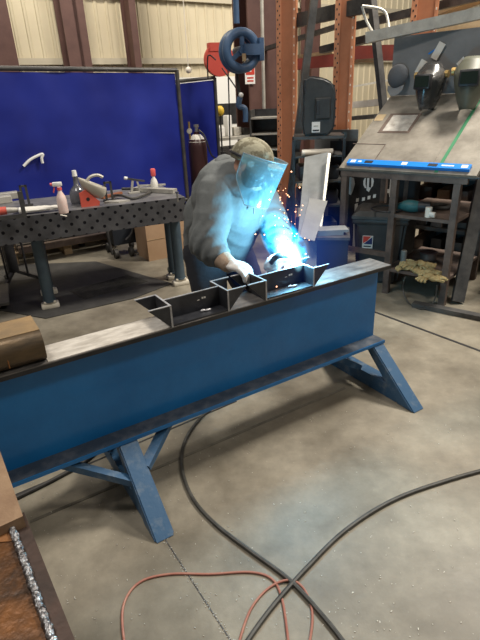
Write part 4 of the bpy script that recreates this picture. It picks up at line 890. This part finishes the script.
# hoodie
hd = [[(pel + V3((.01, 0, -.03)), .20), (belly, .215), (chest, .19), (neck - V3((0, 0, .02)), .11)],
      [(chest + V3((-.03, -.02, .0)), .19), (shR, .098), (shR.lerp(elR, .5), .094), (elR + V3((0, 0, .01)), .088), (elR.lerp(wrR, .36), .072), (elR.lerp(wrR, .5), .062)],
      [(chest, .17), (shL, .10), (shL.lerp(elL, .5), .088), (elL, .075), (elL.lerp(wrL, .6), .058), (wrL - dL * .02, .045)]]
hood_e = [(neck + V3((-.055, .045, .03)), (.12, .11, .065), Matrix.Rotation(.5, 4, 'Y')), (neck + V3((-.09, .05, .05)), (.07, .09, .05), None), (neck + V3((.0, -.06, -.0)), (.07, .07, .05), None)]
me = chain_mesh(hd, hood_e, .009, 8)
def wrinkle(me, amp, seeds):
    ns = [v.normal.copy() for v in me.vertices]
    for v, nn in zip(me.vertices, ns):
        p = v.co; f = noise.noise(V3((p.x * 5, p.y * 5, p.z * 5)) + V3((seeds, 0, 0))); q_ = (p.x * .7 - p.y * .7)
        g_ = 1 - abs(noise.noise(V3((q_ * 15 + p.z * 4, p.x * 3 + seeds, p.z * 5)))) * 2.4; h_ = 1 - abs(noise.noise(V3((q_ * 6 - p.z * 9, seeds + 5, p.z * 12)))) * 2.6
        v.co = p + nn * (amp * .8 * f + amp * .55 * g_ + amp * .35 * h_)
wrinkle(me, .010, 3)
# bunched folds near elbows
for ctr, ax in ((elR, (wrR - elR).normalized()), (elL, (wrL - elL).normalized())):
    for v in me.vertices:
        dd = v.co - ctr; t = dd.dot(ax)
        if dd.length < .17: v.co += v.normal * .009 * math.sin(t * 120) * (1 - dd.length / .17)
hoodie = mk('hoodie', me, 'sweater', body)
hc_ = neck + V3((-.015, .01, .035)); ax_ = V3((.45, -.35, .85)).normalized(); e1_ = ax_.orthogonal().normalized(); e2_ = ax_.cross(e1_)
MB().tube([hc_ + (e1_ * math.cos(a_) + e2_ * math.sin(a_)) * (.108 + .008 * math.sin(3 * a_)) - ax_ * .01 * math.cos(2 * a_) for a_ in [2 * PI * k / 28 for k in range(29)]], lambda t: .030 + .008 * math.sin(t * 25), n=12, smooth=False).build('hood', 'sweater', hoodie, smooth=True)
# pocket, drawstrings, cuffs
MB().tube([neck + V3((.05, -.10, -.03)), neck + V3((.055, -.15, -.08)), neck + V3((.05, -.16, -.14))], .004).tube([neck + V3((.085, -.07, -.03)), neck + V3((.10, -.12, -.09)), neck + V3((.10, -.13, -.13))], .004).build('drawstring', 'cap_brim_grey', hoodie, smooth=True)
tr_ = [[(pel + V3((0, 0, .02)), .16), (pel, .17), (hipR + V3((0, 0, -.05)), .125), (knR, .09), (anR, .075)], [(pel, .17), (hipL + V3((0, 0, -.05)), .125), (knL, .09), (anL, .075)]]
me = chain_mesh(tr_, [], .014, 6); wrinkle(me, .008, 9); mk('trousers', me, 'jeans', body)
for an in (anR, anL):
    me = chain_mesh([[(an + V3((0, 0, .05)), .055), (an + V3((0, 0, -.03)), .055), (an + V3((.04, -.17, -.045)), .042)], [(an + V3((0, .02, -.04)), .05), (an + V3((.04, -.17, -.048)), .04)]], [], .010, 3)
    for v in me.vertices: v.co.z = max(v.co.z, .002)
    mk('boot', me, 'black', body)
# gloves
for wr, ha, up_, cu, el, nm in ((wrR, haR, upR, .45, elR, 'r'), (wrL, haL, upL, .75, elL, 'l')):
    ch, el_ = finger_set(wr, ha, up_, cu, 1.15, .0115); d = (ha - wr).normalized(); back = (el - wr).normalized()
    ch.append([(wr + d * .03, .032), (wr, .036), (wr + back * .06, .046), (wr + back * .095, .052)])
    mk('glove', chain_mesh(ch, el_, .0055, 2), 'glove_pale', body)['label'] = 'pale leather welding glove'
    mk('glove_cuff', chain_mesh([[(wr + back * .0, .043), (wr + back * .06, .050), (wr + back * .105, .054)]], [], .008, 1), 'glove_leather', body)
# camouflage cap
m = MB(); rows = []
for i in range(12):
    b_ = math.radians(-12 + i * 9.27); rows.append([hp(.093 * math.cos(b_) * math.sin(a_), -.012 + .112 * math.cos(b_) * math.cos(a_), .035 + .098 * math.sin(b_)) for a_ in [2 * PI * k / 32 for k in range(33)]])
m.grid(rows); cap = m.build('cap', 'camo', body, smooth=True); cap.modifiers.new('s', 'SOLIDIFY').thickness = .004
m = MB(); rows = []
for i in range(6):
    t = i / 5; rows.append([hp((.075 - .012 * t * t) * math.sin(a_), .06 + .04 * math.cos(a_) + .065 * t * math.cos(a_ * .9), .048 - .02 * t - .02 * (1 - math.cos(a_))) for a_ in [math.radians(-80 + 10 * j) for j in range(17)]])
m.grid(rows); br_ = m.build('brim', 'camo', cap, smooth=True); br_.modifiers.new('s', 'SOLIDIFY').thickness = .004
band = [hp(.098 * math.sin(a_), -.012 + .116 * math.cos(a_), .040) for a_ in [2 * PI * k / 30 for k in range(31)]]
MB().tube(band, .007, smooth=False).build('headgear_strap', 'black', body, smooth=True)
# respirator / ear cup on near side, and clear shield
fm = [(hp(0, .085, -.045), (.045, .035, .045), HM4), (hp(.062, .06, -.05), (.02, .034, .034), HM4), (hp(-.062, .06, -.05), (.02, .034, .034), HM4), (hp(.06, .055, .0), (.03, .045, .06), HM4), (hp(.075, .025, -.03), (.02, .05, .07), HM4), (hp(0, .08, .01), (.05, .025, .022), HM4)]
mk('face_mask', chain_mesh([], fm, .006, 2), 'black', body)['label'] = 'black half mask and goggles'
MB().cyl(hp(.092, .015, .02), hp(.103, .02, .02), .016).build('headgear_knob', 'chrome', body, smooth=True)
m = MB(); rows = []
for i in range(14):
    t = i / 13; z_ = .06 - .235 * t; r_ = .150 - .012 * t; amax = 108 - 38 * max(0, t - .5) / .5
    rows.append([hp(.82 * r_ * math.sin(a_), r_ * math.cos(a_) + .018 - .02 * t, z_) for a_ in [math.radians(-amax + 2 * amax * j / 24) for j in range(25)]])
m.grid(rows); shd = m.build('face_shield', 'shield', body, smooth=True)
edge = [V3(p) for p in rows[0]] + [V3(r[-1]) for r in rows] + [V3(p) for p in rows[-1][::-1]] + [V3(r[0]) for r in rows[::-1]]
MB().tube(edge, .003, n=6, smooth=False).build('shield_rim', 'leaning_white', shd, smooth=True)
body_hair = None
# welding torch in left hand
TP = atz(296, 264, .83)
T = thing('welding_torch', 'dark welding torch held in the welder\'s gloved hand', 'torch', haL)
MB().tube([TP + V3((-.02, .03, .035)), haL + V3((.03, -.03, .05)), haL + V3((0, .0, .01)), wrL + V3((-.04, .04, -.05)), wrL + V3((-.06, .15, -.25))], lambda t: .010 + .005 * (t < .7), n=10).build('handle', 'black', T, smooth=True, world=True)
MB().cyl(TP + V3((-.022, .032, .037)), TP + V3((-.004, .006, .008)), .010, .007).build('nozzle', 'brass', T, smooth=True, world=True)

# ------------------------------------------------------------------ arc, smoke, sparks
T = tag(MB().sph((0, 0, 0), (.011, .011, .016), 8).build('welding_arc', 'arc', smooth=True), 'blinding blue-white welding arc at the bracket edge', 'arc'); T.location = TP + V3((0, -.005, .022))
def vol_mat(name, col, dens, s, scale, lo, hi, power=1.5):  # emission only: arc light in smoke and haze is put in as glow
    m = bpy.data.materials.new(name); m.use_nodes = True; N = m.node_tree.nodes; L_ = m.node_tree.links; N.remove(N['Principled BSDF'])
    e = N.new('ShaderNodeEmission'); e.inputs[0].default_value = (*col, 1)
    tc = N.new('ShaderNodeTexCoord'); n = N.new('ShaderNodeTexNoise'); n.inputs['Scale'].default_value = scale; n.inputs['Detail'].default_value = 4; L_.new(tc.outputs['Object'], n.inputs['Vector'])
    r = N.new('ShaderNodeMapRange'); r.inputs[1].default_value = lo; r.inputs[2].default_value = hi; L_.new(n.outputs['Fac'], r.inputs[0])
    ln = N.new('ShaderNodeVectorMath'); ln.operation = 'LENGTH'; mp = N.new('ShaderNodeMapping'); mp.vector_type = 'POINT'; L_.new(tc.outputs['Generated'], mp.inputs[0]); mp.inputs['Location'].default_value = (-1, -1, -1); mp.inputs['Scale'].default_value = (2, 2, 2)
    L_.new(mp.outputs[0], ln.inputs[0]); f = N.new('ShaderNodeMapRange'); f.inputs[1].default_value = 1.0; f.inputs[2].default_value = 0.0; L_.new(ln.outputs['Value'], f.inputs[0])
    pw = N.new('ShaderNodeMath'); pw.operation = 'POWER'; pw.inputs[1].default_value = power; L_.new(f.outputs[0], pw.inputs[0])
    mu = N.new('ShaderNodeMath'); mu.operation = 'MULTIPLY'; L_.new(pw.outputs[0], mu.inputs[0]); L_.new(r.outputs[0], mu.inputs[1])
    m2 = N.new('ShaderNodeMath'); m2.operation = 'MULTIPLY'; m2.inputs[1].default_value = s; L_.new(mu.outputs[0], m2.inputs[0]); L_.new(m2.outputs[0], e.inputs[1])
    L_.new(e.outputs[0], N['Material Output'].inputs['Volume']); return m
MT['smoke1'] = vol_mat('smoke_glow', (.02, .5, 1), 1, 170, 22, .44, .58, 1.0)
MT['smoke2'] = vol_mat('haze_glow', (.02, .14, 1), 1, .8, 3, .1, .6, 1.5)
MT['smoke3'] = vol_mat('arc_flare', (.35, .85, 1), 1, 300, 10, .2, .6, 1.2)
def smoke(name, px, py, Yv, r, tilt, m, label):
    o = MB().sph((0, 0, 0), r, 10).build(name, m); o.location = aty(px, py, Yv); o.rotation_euler = (0, tilt, 0); tag(o, label, 'smoke', kind='stuff'); return o
smoke('welding_smoke', 284, 243, 2.36, (.095, .08, .17), -.6, 'smoke1', 'cyan plume of welding smoke rising from the arc, its light put in as glow')
smoke('arc_flare', 294, 256, 2.30, (.042, .04, .09), -.25, 'smoke3', 'bright pale blue flare of the arc, put in as a glowing volume')  # flare of the arc added as an emissive volume
smoke('haze_glow', 292, 250, 2.5, (.40, .40, .36), 0, 'smoke2', 'faint blue glow of the arc, put into a haze volume around it')
m = MB(); 
for k in range(46):
    a_ = random.gauss(0, 1); px = 284 + random.gauss(0, 11); py = 212 + random.gauss(0, 20)
    m.sph(aty(px, min(py, 262), 2.3 + random.uniform(-.05, .1)), random.uniform(.0015, .0035), 4)
for k in range(6): m.sph(atz(276 + random.gauss(0, 2), 283 + random.gauss(0, 3), .76), random.uniform(.003, .006), 4)
o = m.build('sparks', 'spark'); tag(o, 'tiny orange sparks flying up from the arc', 'sparks', kind='stuff')

# ------------------------------------------------------------------ lights
def point(loc, col, e, r=.02):
    l = bpy.data.lights.new('arc_lamp', 'POINT'); l.energy = e; l.color = col; l.shadow_soft_size = r; o = bpy.data.objects.new('arc_lamp', l); COL.objects.link(o); o.location = loc
point(TP + V3((.0, -.012, .10)), (.27, .72, 1), 29, .03)
def area(loc, size, e, col, tgt=None):
    l = bpy.data.lights.new('unseen_overhead', 'AREA'); l.energy = e; l.size = size; l.color = col; o = bpy.data.objects.new('unseen_overhead', l); COL.objects.link(o); o.location = loc
    t = V3(tgt) if tgt else V3((loc[0], loc[1], 0)); o.rotation_euler = (t - V3(loc)).to_track_quat('-Z', 'Y').to_euler()
area((3.3, 4.4, 6.0), 1.1, 540, (1, .92, .80))
area((4.4, .6, 6.0), .8, 170, (1, .92, .80))  # unseen fill lamp added for the right of the floor
area((-1.9, 1.5, 6.0), 1.0, 150, (1, .94, .86))  # unseen left lamp added so the rusty beam shades the lower-left floor
area((-2.0, 7.2, 5.8), .8, 190, (1, .92, .78), (-2.5, 9.5, 3))
area((2.5, 8.8, 5.8), .8, 200, (1, .92, .78), (2.5, 12.0, 2.5))
w = bpy.data.worlds.new('world'); bpy.context.scene.world = w; w.use_nodes = True
w.node_tree.nodes['Background'].inputs[0].default_value = (1, .95, .88, 1); w.node_tree.nodes['Background'].inputs[1].default_value = .15
sc = bpy.context.scene; sc.view_settings.view_transform = 'Standard'; sc.view_settings.look = 'None'; sc.view_settings.exposure = .10
